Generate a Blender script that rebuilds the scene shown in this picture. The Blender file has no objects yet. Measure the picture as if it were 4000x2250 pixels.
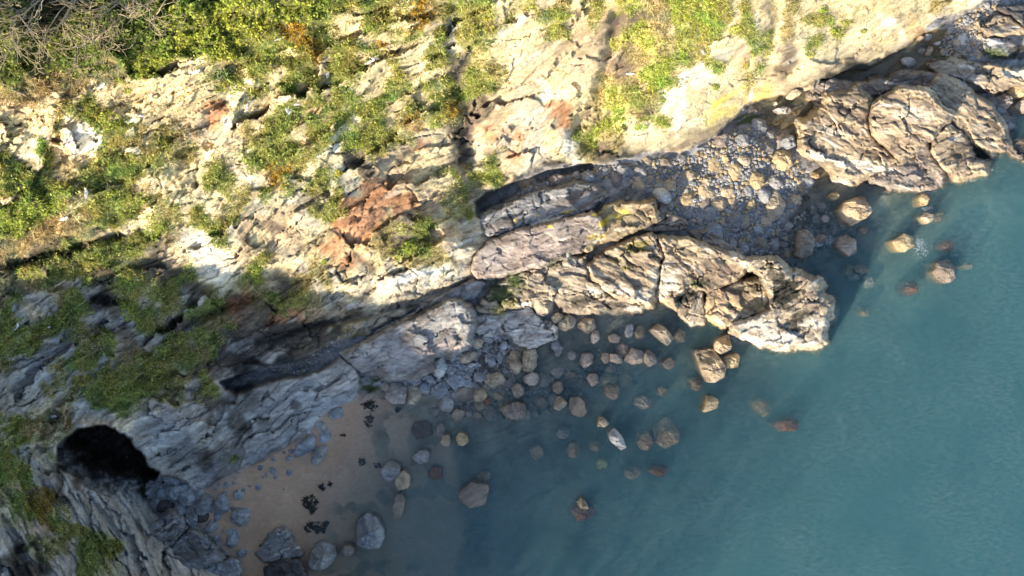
import bpy, math, random
import numpy as np
from mathutils import Vector

sc = bpy.context.scene
R = math.radians
# ------------------------------------------------------------------ camera
CAM_H = 60.0
K = 1.5 * CAM_H / 4000.0          # metres at sea level per photo pixel (4000 wide)
cd = bpy.data.cameras.new("camera"); cam = bpy.data.objects.new("camera", cd)
sc.collection.objects.link(cam); cam.location = (0, 0, CAM_H); cam.rotation_euler = (0, 0, 0)
cd.lens = 24.0; cd.sensor_width = 36.0; cd.sensor_fit = 'HORIZONTAL'; cd.clip_start = 0.5; cd.clip_end = 3000
sc.camera = cam
# ------------------------------------------------------------------ light
SUN_AZ = (-0.66, -0.75)           # direction towards the sun on the ground (x right, y up the picture)
SUN_EL = R(21)
w = bpy.data.worlds.new("World"); sc.world = w; w.use_nodes = True
nt = w.node_tree; bg = nt.nodes["Background"]
sky = nt.nodes.new("ShaderNodeTexSky"); sky.sky_type = 'NISHITA'; sky.sun_disc = False
sky.sun_elevation = SUN_EL; sky.sun_rotation = math.atan2(SUN_AZ[0], SUN_AZ[1]); sky.dust_density = 1.0
nt.links.new(sky.outputs[0], bg.inputs[0]); bg.inputs[1].default_value = 0.15
sl = bpy.data.lights.new("sun", 'SUN'); sl.energy = 5.0; sl.angle = R(1.4); sl.color = (1.0, 0.84, 0.62)
so = bpy.data.objects.new("sun", sl); sc.collection.objects.link(so)
_n = math.hypot(*SUN_AZ)
SUN = Vector((SUN_AZ[0]/_n*math.cos(SUN_EL), SUN_AZ[1]/_n*math.cos(SUN_EL), math.sin(SUN_EL)))
so.rotation_euler = SUN.to_track_quat('Z', 'Y').to_euler(); so.location = (-60, -60, 60)
sc.view_settings.view_transform = 'Standard'; sc.view_settings.look = 'None'
sc.view_settings.gamma = 1.0; sc.view_settings.exposure = 1.2
cy = sc.cycles
cy.max_bounces = 6; cy.diffuse_bounces = 3; cy.glossy_bounces = 2; cy.transparent_max_bounces = 12
cy.volume_bounces = 4; cy.use_denoising = True; cy.use_adaptive_sampling = True; cy.adaptive_threshold = 0.02

# ------------------------------------------------------------------ helpers
def T(t, x, y):
    """reading position (tile 1..12 of a 4x3 survey sheet) -> photo pixel"""
    return ((t-1) % 4)*1000 + x/1.932, ((t-1)//4)*750 + y/1.932
def P(px, py, h):
    px = np.asarray(px, float); py = np.asarray(py, float); h = np.asarray(h, float)
    s = 1 - h/CAM_H
    return np.stack([(px-2000)*K*s, -(py-1125)*K*s, h], -1)
def hsh(ix, iy, seed):
    n = (ix.astype(np.int64)*374761393 + iy.astype(np.int64)*668265263 + seed*974634777) & 0xffffffff
    n = ((n ^ (n >> 13))*1274126177) & 0xffffffff
    n = ((n ^ (n >> 15))*668265263) & 0xffffffff
    return (n ^ (n >> 16))/4294967296.0
def vn(x, y, seed=0):
    ix = np.floor(x); iy = np.floor(y); fx = x-ix; fy = y-iy
    ux = fx*fx*(3-2*fx); uy = fy*fy*(3-2*fy)
    a = hsh(ix, iy, seed); b = hsh(ix+1, iy, seed); c = hsh(ix, iy+1, seed); d = hsh(ix+1, iy+1, seed)
    return 2*((a*(1-ux)+b*ux)*(1-uy) + (c*(1-ux)+d*ux)*uy) - 1
def fbm(x, y, o=4, seed=0, g=0.5):
    x = np.asarray(x, float); y = np.asarray(y, float)
    r = np.zeros_like(x); a = 1.0; t = 0
    for i in range(o):
        r += a*vn(x, y, seed+i*17); t += a; a *= g
        x, y = x*1.6+y*1.2+3.1, y*1.6-x*1.2+7.7
    return r/t*1.6
def facet(x, y, seed=0, tilt=1.0):
    """broken-rock relief: every cell is a tilted plane; returns height and closeness to a crack"""
    ix = np.floor(x); iy = np.floor(y)
    d1 = np.full(x.shape, 9e9); d2 = d1.copy(); hh = np.zeros(x.shape); rr = np.zeros(x.shape)
    for i in (-1, 0, 1):
        for j in (-1, 0, 1):
            cx = ix+i; cyy = iy+j
            jx = cx + hsh(cx, cyy, seed); jy = cyy + hsh(cx, cyy, seed+5)
            dx = x-jx; dy = y-jy; d = dx*dx+dy*dy
            r = hsh(cx, cyy, seed+9)
            v = r-0.5 + tilt*((hsh(cx, cyy, seed+11)-0.5)*dx + (hsh(cx, cyy, seed+13)-0.5)*dy)
            m = d < d1
            d2 = np.where(m, d1, np.minimum(d2, d)); hh = np.where(m, v, hh); rr = np.where(m, r, rr); d1 = np.where(m, d, d1)
    return hh, np.sqrt(d2)-np.sqrt(d1), rr
def sm(x, a, b):
    t = np.clip((x-a)/(b-a), 0, 1); return t*t*(3-2*t)
def rot(px, py, deg):
    c, s = math.cos(R(deg)), math.sin(R(deg)); return px*c+py*s, -px*s+py*c
def sdist(px, py, poly):
    """signed distance to polygon, >0 inside"""
    px = np.asarray(px, float); py = np.asarray(py, float)
    d = np.full(px.shape, 1e18); ins = np.zeros(px.shape, bool); n = len(poly)
    for i in range(n):
        x1, y1 = poly[i]; x2, y2 = poly[(i+1) % n]
        ex, ey = x2-x1, y2-y1; L = ex*ex+ey*ey+1e-9
        t = np.clip(((px-x1)*ex+(py-y1)*ey)/L, 0, 1)
        d = np.minimum(d, (px-x1-t*ex)**2+(py-y1-t*ey)**2)
        if y1 != y2:
            c = ((y1 > py) != (y2 > py)) & (px < (x2-x1)*(py-y1)/(y2-y1)+x1)
            ins ^= c
    d = np.sqrt(d); return np.where(ins, d, -d)
def rbf(pts, c=90.0):
    A = np.array(pts, float); n = len(A); xy = A[:, :2]/1000
    D = np.sqrt(((xy[:, None]-xy[None])**2).sum(-1)+(c/1000)**2)
    M = np.zeros((n+3, n+3)); M[:n, :n] = D + np.eye(n)*1e-6; M[:n, n] = 1; M[:n, n+1:] = xy; M[n, :n] = 1; M[n+1:, :n] = xy.T
    W = np.linalg.solve(M, np.concatenate([A[:, 2], [0, 0, 0]]))
    def f(px, py):
        x = np.asarray(px, float)/1000; y = np.asarray(py, float)/1000
        r = W[n]+W[n+1]*x+W[n+2]*y
        for k in range(n): r = r + W[k]*np.sqrt((x-xy[k, 0])**2+(y-xy[k, 1])**2+(c/1000)**2)
        return r
    return f

def mesh(name, V, F, mat, col=None, parent=None, smooth=True, dom='POINT', uvz=None):
    """V (n,3); F int array (m,3|4) or a list of such arrays"""
    me = bpy.data.meshes.new(name)
    Fs = F if isinstance(F, list) else [F]
    V = np.ascontiguousarray(V, np.float32)
    me.vertices.add(len(V)); me.vertices.foreach_set("co", V.ravel())
    loops = np.concatenate([f.ravel() for f in Fs]); tot = np.concatenate([np.full(len(f), f.shape[1]) for f in Fs])
    me.loops.add(len(loops)); me.loops.foreach_set("vertex_index", loops.astype(np.int32))
    me.polygons.add(len(tot)); st = np.concatenate([[0], np.cumsum(tot)[:-1]])
    me.polygons.foreach_set("loop_start", st.astype(np.int32)); me.polygons.foreach_set("loop_total", tot.astype(np.int32))
    me.polygons.foreach_set("use_smooth", np.full(len(tot), smooth, bool))
    me.update(calc_edges=True)
    if col is not None:
        a = me.attributes.new("Col", 'FLOAT_COLOR', dom); c = np.ones((len(col), 4), np.float32); c[:, :3] = col
        a.data.foreach_set("color", c.ravel())
    me.materials.append(mat)
    ob = bpy.data.objects.new(name, me); sc.collection.objects.link(ob)
    if parent: ob.parent = parent
    return ob
def tag(o, label, cat, group=None):
    o["label"] = label; o["category"] = cat
    if group: o["group"] = group
    return o
def kind(o, k, label=None, cat=None):
    o["kind"] = k
    if label: o["label"] = label
    if cat: o["category"] = cat
    return o

# ------------------------------------------------------------------ materials
def rock_mat(name, sc1=1.0, bump=0.5, wet=True, rough=0.9, var=0.42):
    m = bpy.data.materials.new(name); m.use_nodes = True; t = m.node_tree; N = t.nodes; L = t.links
    b = N["Principled BSDF"]; b.inputs["Roughness"].default_value = rough; b.inputs["Specular IOR Level"].default_value = 0.25
    at = N.new("ShaderNodeAttribute"); at.attribute_name = "Col"
    ge = N.new("ShaderNodeNewGeometry")
    mp = N.new("ShaderNodeMapping"); mp.vector_type = 'POINT'; mp.inputs["Rotation"].default_value = (0, 0, R(-33)); mp.inputs["Scale"].default_value = (0.45, 1.5, 1.5)
    L.new(ge.outputs["Position"], mp.inputs[0])
    n1 = N.new("ShaderNodeTexNoise"); n1.inputs["Scale"].default_value = 1.6*sc1; n1.inputs["Detail"].default_value = 8; n1.inputs["Roughness"].default_value = 0.72
    L.new(mp.outputs[0], n1.inputs[0])
    n2 = N.new("ShaderNodeTexNoise"); n2.inputs["Scale"].default_value = 5.0*sc1; n2.inputs["Detail"].default_value = 6; n2.inputs["Roughness"].default_value = 0.7
    L.new(ge.outputs["Position"], n2.inputs[0])
    ad = N.new("ShaderNodeMath"); ad.operation = 'MULTIPLY_ADD'; ad.inputs[1].default_value = 1.5; L.new(n1.outputs[0], ad.inputs[0]); sc_ = N.new("ShaderNodeMath"); sc_.operation = 'MULTIPLY'; sc_.inputs[1].default_value = .5; L.new(n2.outputs[0], sc_.inputs[0]); L.new(sc_.outputs[0], ad.inputs[2])
    mr = N.new("ShaderNodeMapRange"); mr.inputs[1].default_value = 0.7; mr.inputs[2].default_value = 1.3
    mr.inputs[3].default_value = 1-var; mr.inputs[4].default_value = 1+var; L.new(ad.outputs[0], mr.inputs[0])
    mx = N.new("ShaderNodeMix"); mx.data_type = 'RGBA'; mx.blend_type = 'MULTIPLY'; mx.inputs[0].default_value = 1
    L.new(at.outputs["Color"], mx.inputs[6]); L.new(mr.outputs[0], mx.inputs[7])
    out = mx.outputs[2]
    if wet:
        sx = N.new("ShaderNodeSeparateXYZ"); L.new(ge.outputs["Position"], sx.inputs[0])
        a2 = N.new("ShaderNodeMath"); a2.operation = 'MULTIPLY_ADD'; a2.inputs[1].default_value = -0.8; L.new(n1.outputs[0], a2.inputs[0]); L.new(sx.outputs[2], a2.inputs[2])
        m2 = N.new("ShaderNodeMapRange"); m2.inputs[1].default_value = -0.45; m2.inputs[2].default_value = -0.12; m2.inputs[3].default_value = 1; m2.inputs[4].default_value = 0
        L.new(a2.outputs[0], m2.inputs[0])
        wx = N.new("ShaderNodeMix"); wx.data_type = 'RGBA'; wx.blend_type = 'MULTIPLY'; L.new(m2.outputs[0], wx.inputs[0]); L.new(out, wx.inputs[6]); wx.inputs[7].default_value = (0.68, 0.60, 0.51, 1)
        out = wx.outputs[2]
        m3 = N.new("ShaderNodeMapRange"); m3.inputs[3].default_value = rough; m3.inputs[4].default_value = 0.45; L.new(m2.outputs[0], m3.inputs[0]); L.new(m3.outputs[0], b.inputs["Roughness"])
    L.new(out, b.inputs["Base Color"])
    bp = N.new("ShaderNodeBump"); bp.inputs["Strength"].default_value = bump; bp.inputs["Distance"].default_value = 0.13
    L.new(ad.outputs[0], bp.inputs["Height"]); L.new(bp.outputs[0], b.inputs["Normal"])
    return m
M_ROCK = rock_mat("rock", 1.0, 0.5); M_STONE = rock_mat("stone", 2.2, 0.35, var=0.3)
M_SAND = rock_mat("sand", 2.5, 0.12, wet=False, var=0.13)
def leaf_mat(name, tr=0.25, rough=0.65):
    m = bpy.data.materials.new(name); m.use_nodes = True; t = m.node_tree; N = t.nodes; L = t.links
    b = N["Principled BSDF"]; b.inputs["Roughness"].default_value = rough; b.inputs["Specular IOR Level"].default_value = 0.3
    at = N.new("ShaderNodeAttribute"); at.attribute_name = "Col"
    ge = N.new("ShaderNodeNewGeometry"); n = N.new("ShaderNodeTexNoise"); n.inputs["Scale"].default_value = 2.5; n.inputs["Detail"].default_value = 4
    L.new(ge.outputs["Position"], n.inputs[0])
    mr = N.new("ShaderNodeMapRange"); mr.inputs[1].default_value = .3; mr.inputs[2].default_value = .7; mr.inputs[3].default_value = .75; mr.inputs[4].default_value = 1.25; L.new(n.outputs[0], mr.inputs[0])
    mx = N.new("ShaderNodeMix"); mx.data_type = 'RGBA'; mx.blend_type = 'MULTIPLY'; mx.inputs[0].default_value = 1; L.new(at.outputs["Color"], mx.inputs[6]); L.new(mr.outputs[0], mx.inputs[7])
    L.new(mx.outputs[2], b.inputs["Base Color"])
    tl = N.new("ShaderNodeBsdfTranslucent"); L.new(mx.outputs[2], tl.inputs[0])
    ms = N.new("ShaderNodeMixShader"); ms.inputs[0].default_value = tr; L.new(b.outputs[0], ms.inputs[1]); L.new(tl.outputs[0], ms.inputs[2])
    L.new(ms.outputs[0], N["Material Output"].inputs[0])
    return m
M_LEAF = leaf_mat("foliage", 0.38); M_BARK = rock_mat("bark", 3.0, 0.2, wet=False); M_WEED = leaf_mat("seaweed", 0.0, 0.4)
def plain(name, c, rough=0.6):
    m = bpy.data.materials.new(name); m.use_nodes = True; t = m.node_tree; N = t.nodes; L = t.links
    b = N["Principled BSDF"]; b.inputs["Roughness"].default_value = rough
    n = N.new("ShaderNodeTexNoise"); n.inputs["Scale"].default_value = 9
    cr = N.new("ShaderNodeValToRGB"); cr.color_ramp.elements[0].color = (*[v*.8 for v in c], 1); cr.color_ramp.elements[1].color = (*c, 1)
    L.new(n.outputs[0], cr.inputs[0]); L.new(cr.outputs[0], b.inputs["Base Color"]); return m
# ------------------------------------------------------------------ survey of the cliff surface, 50-pixel cells
SURV = {1: """DDDDDDLLLDLLLBBBBBBB
DDDDDDLLLDLLLBBBBBBB
DLDDDLLLDLLLBBBBBBBB
DLLDLLLLDLLBBBBBBBBB
DLLDLLLLLLBBBBccBBBL
LLLLLLLSSSBBccccmSmc
LLSSSSScSBccccccpGGw
SSSccdpcccccccccccwG
eeeccmGGmccccccprrcw
cceemwwGGGwcccpprewm
cccpewwwGmmcmGSpppcm
ccpGeewwGcwmmGmppccc
GdwGcccGGGGGGmmccccG
GGdGcmGGGGGmccccGLpm
GpGGGpGdmGpccccpGGpw""",
2: """BBBBBBGGGGGmYYmGGGcc
BBBBBGmcGGGcYccgGmcm
BGYYGGmccccmGcGgmGGg
GGGYYGGGmYccccGgGGmc
GGcGYpGGGcGccGGcdmmc
GcGGGpGGccGccccddGmc
GcGGGpGcccGGcGmGdGGc
ccccGpGGcGGmccGGGGpc
ccGGeGGGGGpcGmGYddpp
cGGmGeGwGGpmYcGmddpc
cGGcGGwGGGGmpppdkprp
GGGGGwwGGGpprcpdkgpg
GGYGcccddppdcccpkgGp
eYYmcGgcddppccmGpGGp
cYGgGGggrrrpcccmGpgk""",
3: """mGppmcGcNNmSNNNNGcGc
cpmGcpmpdddSNNNNGcGc
ccmGppppdNNScGNGccGp
ccppppppNoNomNmcccpG
ppppppppdooNNGmGgppc
ppccpppodoNNmcwwGccG
ppwccccooooNNmwwccmc
gpwwccooNGGmwcccccyy
ggprrcoNNoSmwcwyycgg
ggpprcodNcGNcwcyttgG
rggegoNoocwcttttdsss
pggewoodotttttdsssss
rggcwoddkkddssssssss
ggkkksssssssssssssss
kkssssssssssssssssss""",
4: """cooccccceecccoccgsss
pocGGcGccwcycggssttt
wocccGccccweergsssss
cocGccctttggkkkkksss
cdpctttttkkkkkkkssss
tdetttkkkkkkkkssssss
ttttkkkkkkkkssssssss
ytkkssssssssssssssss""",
5: """cBBBBBmGBGBmmcccccmp
BBBBBSmGGGGcmGcGcSGg
BBBSSSSGGcccGmcGGGgp
BBSSSSSSppGGdSgwwGwd
SSSdDGGGGGGpdpcwwwpp
SSdDGDGGGpoddpcgwwgp
SGGSGGGDDGodddGcwwwG
SSSGpgggdGGcGGddowcm
SGggSGGdddGcGmggGGdr
GgcgGGGggdGGmdGGoord
GGGGGGpggggGGdddoGdd
GGGpggGGGddgdGGGGmdd
GGGgggGGGpSpGGGSGdgg
mgggmGGgpGGGmGGmdddk
ggggmggGGGGGGmmdGgkk""",
6: """GcwgggGgprrrppcmmggk
gppgGGGrrrerpcmmGgkk
cdpggcrrrropGGcggggg
cpppccrrroodGpppgwgd
cggpcrreecoGGoogwgdp
Gcpgmcerdcgcooodgdpp
Gccomogcgwggwwwggppp
mpdogogcggwwgggggpdg
oGGGSggcgwggggggdggg
dGrreppdggggdggggggg
drdddpdpgkkggggggggg
gddddddoogggggggggg
ggddddggoggggggggggg
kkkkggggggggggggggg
gggggggggggggggggggg""",
9: """gggmgmmGGGGGGmggGgkk
gggccmgGGGGcgmgoddgg
mGGSSSgggccgggggdgdg
pGSSSgpprcgggggwggdd
mGGmcpggggggggggwggg
GggcmgggggggggggdgGg
GGgcdgddggggggggdggg
GGGgdgdggggggggggggg
mGdYdggggggggggggggg
cGYYmggggggggggggggg
cmGYGggggggggggggggg
gcppmGGggggggggggggg
ggmmmgGGGGgggggggggg
ddgmggGGGGgggggggggg
gkdgggGGmggggggggggg"""}
CL = "cwgprdkeotyGBLSDYNms"
grid = np.full((45, 80), CL.index('g'))
for t, s in SURV.items():
    r0 = ((t-1)//4)*15; c0 = ((t-1) % 4)*20
    for i, row in enumerate(s.split('\n')):
        for j, ch in enumerate(row[:20]): grid[r0+i, c0+j] = CL.index(ch) if ch in CL else 2
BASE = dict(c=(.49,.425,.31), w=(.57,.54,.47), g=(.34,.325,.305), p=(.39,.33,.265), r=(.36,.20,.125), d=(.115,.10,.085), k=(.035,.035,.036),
            e=(.52,.40,.27), o=(.27,.235,.13), t=(.36,.32,.25), y=(.52,.46,.20), G=(.20,.215,.085), B=(.09,.10,.035), L=(.06,.07,.025),
            S=(.34,.28,.16), D=(.06,.05,.035), Y=(.20,.15,.06), N=(.33,.34,.13), m=(.36,.34,.21), s=(.25,.25,.25))
def survey(px, py):
    """class weights at photo pixels, cell borders broken up by noise"""
    u = px/50 - 0.5 + 0.75*fbm(px/70, py/70, 4, 301); v = py/50 - 0.5 + 0.75*fbm(px/70, py/70, 4, 401)
    u = np.clip(u, 0, 78.999); v = np.clip(v, 0, 43.999); iu = u.astype(int); iv = v.astype(int); fu = u-iu; fv = v-iv
    W = {}
    n = 0
    for k, ch in enumerate(CL):
        g = (grid == k).astype(float)
        if not g.any(): continue
        wt = (g[iv, iu]*(1-fu)+g[iv, iu+1]*fu)*(1-fv)+(g[iv+1, iu]*(1-fu)+g[iv+1, iu+1]*fu)*fv
        wt = wt**2.2; W[ch] = wt; n = n+wt
    for ch in W: W[ch] = W[ch]/n
    return W
# stains, lichen, algae, quartz, drawn shade (sheet, x, y, rx, ry, turn, colour, strength)
COLS = dict(rust=(.35,.205,.135), white=(.74,.72,.67), dark=(.055,.05,.045), weed=(.022,.022,.018), green=(.045,.065,.022), olive=(.17,.15,.05),
            lichen=(.62,.50,.10), pink=(.50,.40,.36), umber=(.16,.12,.095), pale=(.62,.58,.50), earth=(.58,.40,.24), bluegrey=(.30,.32,.35))
PATCH = [(6,830,230,220,90,-45,'rust',1.0),(6,650,380,150,80,-40,'rust',.8),(2,920,1390,110,50,-25,'rust',1),(6,450,915,110,35,-15,'rust',.8),(6,1100,130,90,40,-30,'rust',.5),
 (6,740,540,90,40,-30,'rust',.8),(1,1610,860,70,45,-20,'rust',.8),(3,60,1000,110,60,0,'rust',.5),(3,320,880,90,60,20,'rust',.4),(4,1150,220,28,45,0,'rust',.8),(4,1090,140,40,60,0,'earth',.6),(4,1070,230,50,30,0,'earth',.7),
 (6,1150,640,170,45,-25,'white',1.0),(6,1330,600,110,18,-20,'white',.9),(6,740,860,90,22,-15,'white',.7),(6,1560,385,90,20,-20,'white',.5),(3,1290,640,50,180,8,'white',.9),(3,1250,900,40,120,5,'white',.5),(4,910,165,60,30,-20,'white',.8),
 (3,410,1100,25,90,5,'white',.6),(3,1845,200,16,110,4,'white',.8),(3,1800,720,14,60,10,'white',.7),(5,1600,560,170,110,20,'white',.5),(5,1500,380,200,50,5,'white',.3),(1,650,1060,190,110,10,'white',.8),(1,1700,920,50,40,20,'white',.8),
 (2,600,1090,70,60,-30,'white',.6),(2,1590,1100,55,140,10,'dark',.9),(2,1600,950,90,120,10,'umber',.7),(2,900,1200,220,45,8,'umber',.6),(2,1500,160,40,140,5,'bluegrey',.6),(2,1860,240,30,70,0,'bluegrey',.5),
 (3,780,150,110,45,5,'umber',.7),(3,850,500,110,170,10,'umber',.45),(3,580,890,90,80,20,'umber',.6),(3,720,1090,180,40,-8,'umber',.6),(3,1040,830,45,40,0,'umber',.6),(4,110,380,60,60,0,'umber',.7),(4,40,180,40,180,8,'olive',.5),
 (4,220,300,220,40,-18,'pale',.3),(4,560,470,320,30,-24,'umber',.5),(3,1500,1000,350,40,-25,'umber',.45),(3,1250,1120,160,30,-10,'umber',.4),
 (6,300,1080,520,60,-22,'dark',.9),(6,80,1120,260,110,-20,'dark',.75),(5,820,800,110,60,10,'dark',.8),(5,1200,590,130,60,0,'dark',.6),(6,100,250,130,60,20,'umber',.7),(6,900,1420,70,30,0,'green',1),(10,860,30,110,38,0,'green',1),
 (5,1850,880,150,60,-30,'umber',.8),(5,1700,1080,250,60,-28,'dark',.8),(5,1350,990,180,40,-25,'umber',.7),(5,250,530,200,35,-25,'dark',.8),(5,1850,1250,200,60,-25,'dark',.6),
 (9,1850,140,200,80,-15,'dark',.55),(9,120,1370,130,80,0,'dark',.7),(9,300,1100,110,50,-20,'earth',.35),(9,740,300,60,25,0,'earth',.6),(9,1050,1250,40,22,0,'rust',.6),(9,1650,500,200,50,-30,'umber',.5),
 (8,150,750,130,105,10,'weed',.95),(8,60,640,120,50,30,'weed',.8),(8,230,950,110,70,-10,'weed',.8),(8,190,1040,90,35,0,'weed',.9),(8,10,560,50,40,0,'weed',.6),(8,100,850,140,40,20,'weed',.7),(8,350,860,60,50,0,'umber',.7),
 (7,1310,790,90,80,20,'weed',.85),(7,1400,690,80,40,0,'green',.8),(7,510,830,70,50,0,'weed',.75),(7,780,860,70,40,0,'weed',.6),(7,1600,600,200,90,20,'umber',.65),(7,1500,700,120,30,15,'weed',.6),(7,1700,780,180,40,15,'umber',.8),
 (7,1850,700,120,60,20,'weed',.5),(7,930,410,110,60,-10,'olive',.95),(7,870,570,60,25,0,'olive',.8),(7,780,520,60,20,0,'olive',.6),(7,30,680,85,80,20,'green',1.0),(7,0,850,60,60,0,'olive',.8),(7,350,520,140,30,-20,'green',.6),(7,1570,880,160,90,0,'earth',.5),
 (6,1830,760,120,90,10,'green',.9),(6,1830,900,80,60,0,'olive',.8),(7,690,225,55,40,-30,'lichen',1.),(7,860,155,60,25,20,'lichen',1),(7,620,170,25,12,0,'lichen',1),(7,285,258,22,14,0,'lichen',1),(7,190,177,35,10,0,'lichen',.9),(7,20,215,30,12,0,'lichen',.8),
 (7,640,340,70,22,-10,'lichen',.6),(7,420,150,50,14,-10,'lichen',.7),(7,790,180,70,22,10,'lichen',.6),(7,500,560,120,60,30,'pale',.4),(7,1150,650,120,120,0,'pale',.6),(7,900,760,260,50,10,'pale',.6),(8,100,1110,330,60,0,'pale',.9),(8,350,1000,120,60,0,'pale',.6),(7,1830,1000,240,80,20,'pale',.6),
 (3,1640,720,170,22,-30,'lichen',.7),(3,1530,800,110,16,-35,'lichen',.5),(3,1450,880,40,14,-30,'lichen',.6),(3,1790,905,110,42,-5,'green',.95),(4,1700,390,120,60,10,'green',.9),(4,1890,390,70,60,0,'weed',.8),(4,1300,200,50,22,-30,'green',.7),(4,1320,430,70,25,0,'green',.7),
 (4,1450,1140,95,75,0,'weed',.6),(4,1690,940,75,60,0,'weed',.7),(4,560,830,180,40,5,'umber',.85),(4,700,890,140,60,20,'umber',.5),(4,960,920,180,50,10,'umber',.45),(4,1000,1080,170,60,10,'umber',.6),(4,850,1150,150,40,0,'umber',.7),(4,600,980,110,30,15,'umber',.6),
 (4,500,1000,180,45,15,'pale',.5),(4,700,1250,300,50,10,'pale',.6),(4,1100,870,200,60,0,'pale',.35),(4,1150,620,260,40,10,'umber',.7),(4,900,590,250,40,0,'dark',.6),(4,600,720,200,50,10,'dark',.4),(4,1900,560,250,40,0,'pale',.6),(4,1480,500,120,22,8,'pale',.7),
 (4,1550,620,120,60,20,'bluegrey',.4),(6,1100,830,180,60,-25,'dark',.5),(6,1300,880,260,40,-30,'dark',.7),(6,1350,1010,180,40,-10,'white',.35),(6,850,1200,140,60,10,'white',.35),(6,1380,1180,260,50,-10,'pink',.5),(6,1800,480,180,90,-20,'bluegrey',.3),
 (7,150,430,300,60,-15,'pink',.4),(9,1300,1150,160,90,-30,'dark',.35),(9,1450,1250,160,100,30,'dark',.5),(10,230,100,230,60,-25,'bluegrey',.5),(6,1650,600,60,120,20,'rust',.35),(10,300,160,45,50,0,'dark',.8),(10,60,280,80,50,0,'dark',.5),(9,1900,540,120,60,-10,'bluegrey',.5)]
def paint(px, py, col, skip=()):
    sa_, sb_ = rot(px, py, -28); nb = .55*fbm(px/28, py/28, 4, 777, .65)+.65*fbm(sa_/60, sb_/9, 4, 778, .6)
    for (t, x, y, rx, ry, a, cn, st) in PATCH:
        cx, cyy = T(t, x, y); rx /= 1.932; ry /= 1.932; m = max(rx, ry)*1.6
        idx = np.where((np.abs(px-cx) < m) & (np.abs(py-cyy) < m))[0]
        if not len(idx): continue
        ux, uy = rot(px[idx]-cx, py[idx]-cyy, a); q = np.sqrt((ux/rx)**2+(uy/ry)**2)
        wgt = (sm(1.15-q+0.7*nb[idx], .12 if cn == 'weed' else .0, .38 if cn == 'weed' else .75)*st*(.5 if cn == 'rust' else .7 if cn == 'white' and y < 900 and t in (5, 1) else 1))[:, None]
        col[idx] = col[idx]*(1-wgt)+np.array(COLS[cn])*wgt
    return col
# ------------------------------------------------------------------ relief
FOOT = [T(4,1650,0),T(4,1560,80),T(4,1400,110),T(4,1330,130),T(4,1230,220),T(4,1180,230),T(4,1080,310),T(4,930,400),T(4,830,480),T(4,740,530),T(4,640,530),T(4,520,570),
 T(4,400,600),T(4,380,650),T(4,260,700),T(3,1932,725),T(3,1800,765),T(3,1700,860),T(3,1640,920),T(3,1560,990),T(3,1400,1090),T(3,1270,1160),T(3,1150,1120),T(3,900,1180),
 T(3,700,1230),T(3,500,1220),T(3,400,1245),T(3,200,1260),T(3,0,1370),T(6,1780,30),T(6,1660,120),T(6,1650,190),T(6,1800,250),T(6,1932,300),T(6,1750,370),T(6,1640,480),T(6,1630,600),T(6,1670,650),
 T(6,1500,720),T(6,1400,790),T(6,1150,910),T(6,900,1030),T(6,860,1075),T(6,700,1110),T(6,540,1160),T(6,430,1230),T(6,300,1260),T(6,0,1340),(905,1478),(862,1492),(880,1525),
 (960,1500),(1060,1462),(1180,1452),(1240,1455),(1330,1392),(1390,1440),(1405,1500),(1385,1565),(1290,1600),(1250,1640),(1200,1690),(1150,1720),(1070,1770),(990,1810),(890,1850),(810,1905),(745,1895),(680,1865),
 T(9,1190,672),T(9,1110,620),T(9,1090,540),T(9,1000,480),T(9,960,410),T(9,860,350),T(9,750,315),T(9,620,340),T(9,500,400),T(9,430,480),T(9,440,600),T(9,560,640),T(9,700,720),T(9,850,760),T(9,1020,720),
 T(9,1060,800),T(9,1110,900),(595,1997),(631,2018),(662,1997),(714,2023),(720,2059),(750,2069),(807,2095),(849,2147),(880,2178),(921,2188),(932,2225),(926,2260),
 (960,2420),(1150,2560),(1500,2700),(1900,3000),(2100,3500),(1900,4600),(-3200,4600),(-3200,-2600),(3900,-2600),(3950,-900),(3900,-250)]
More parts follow.
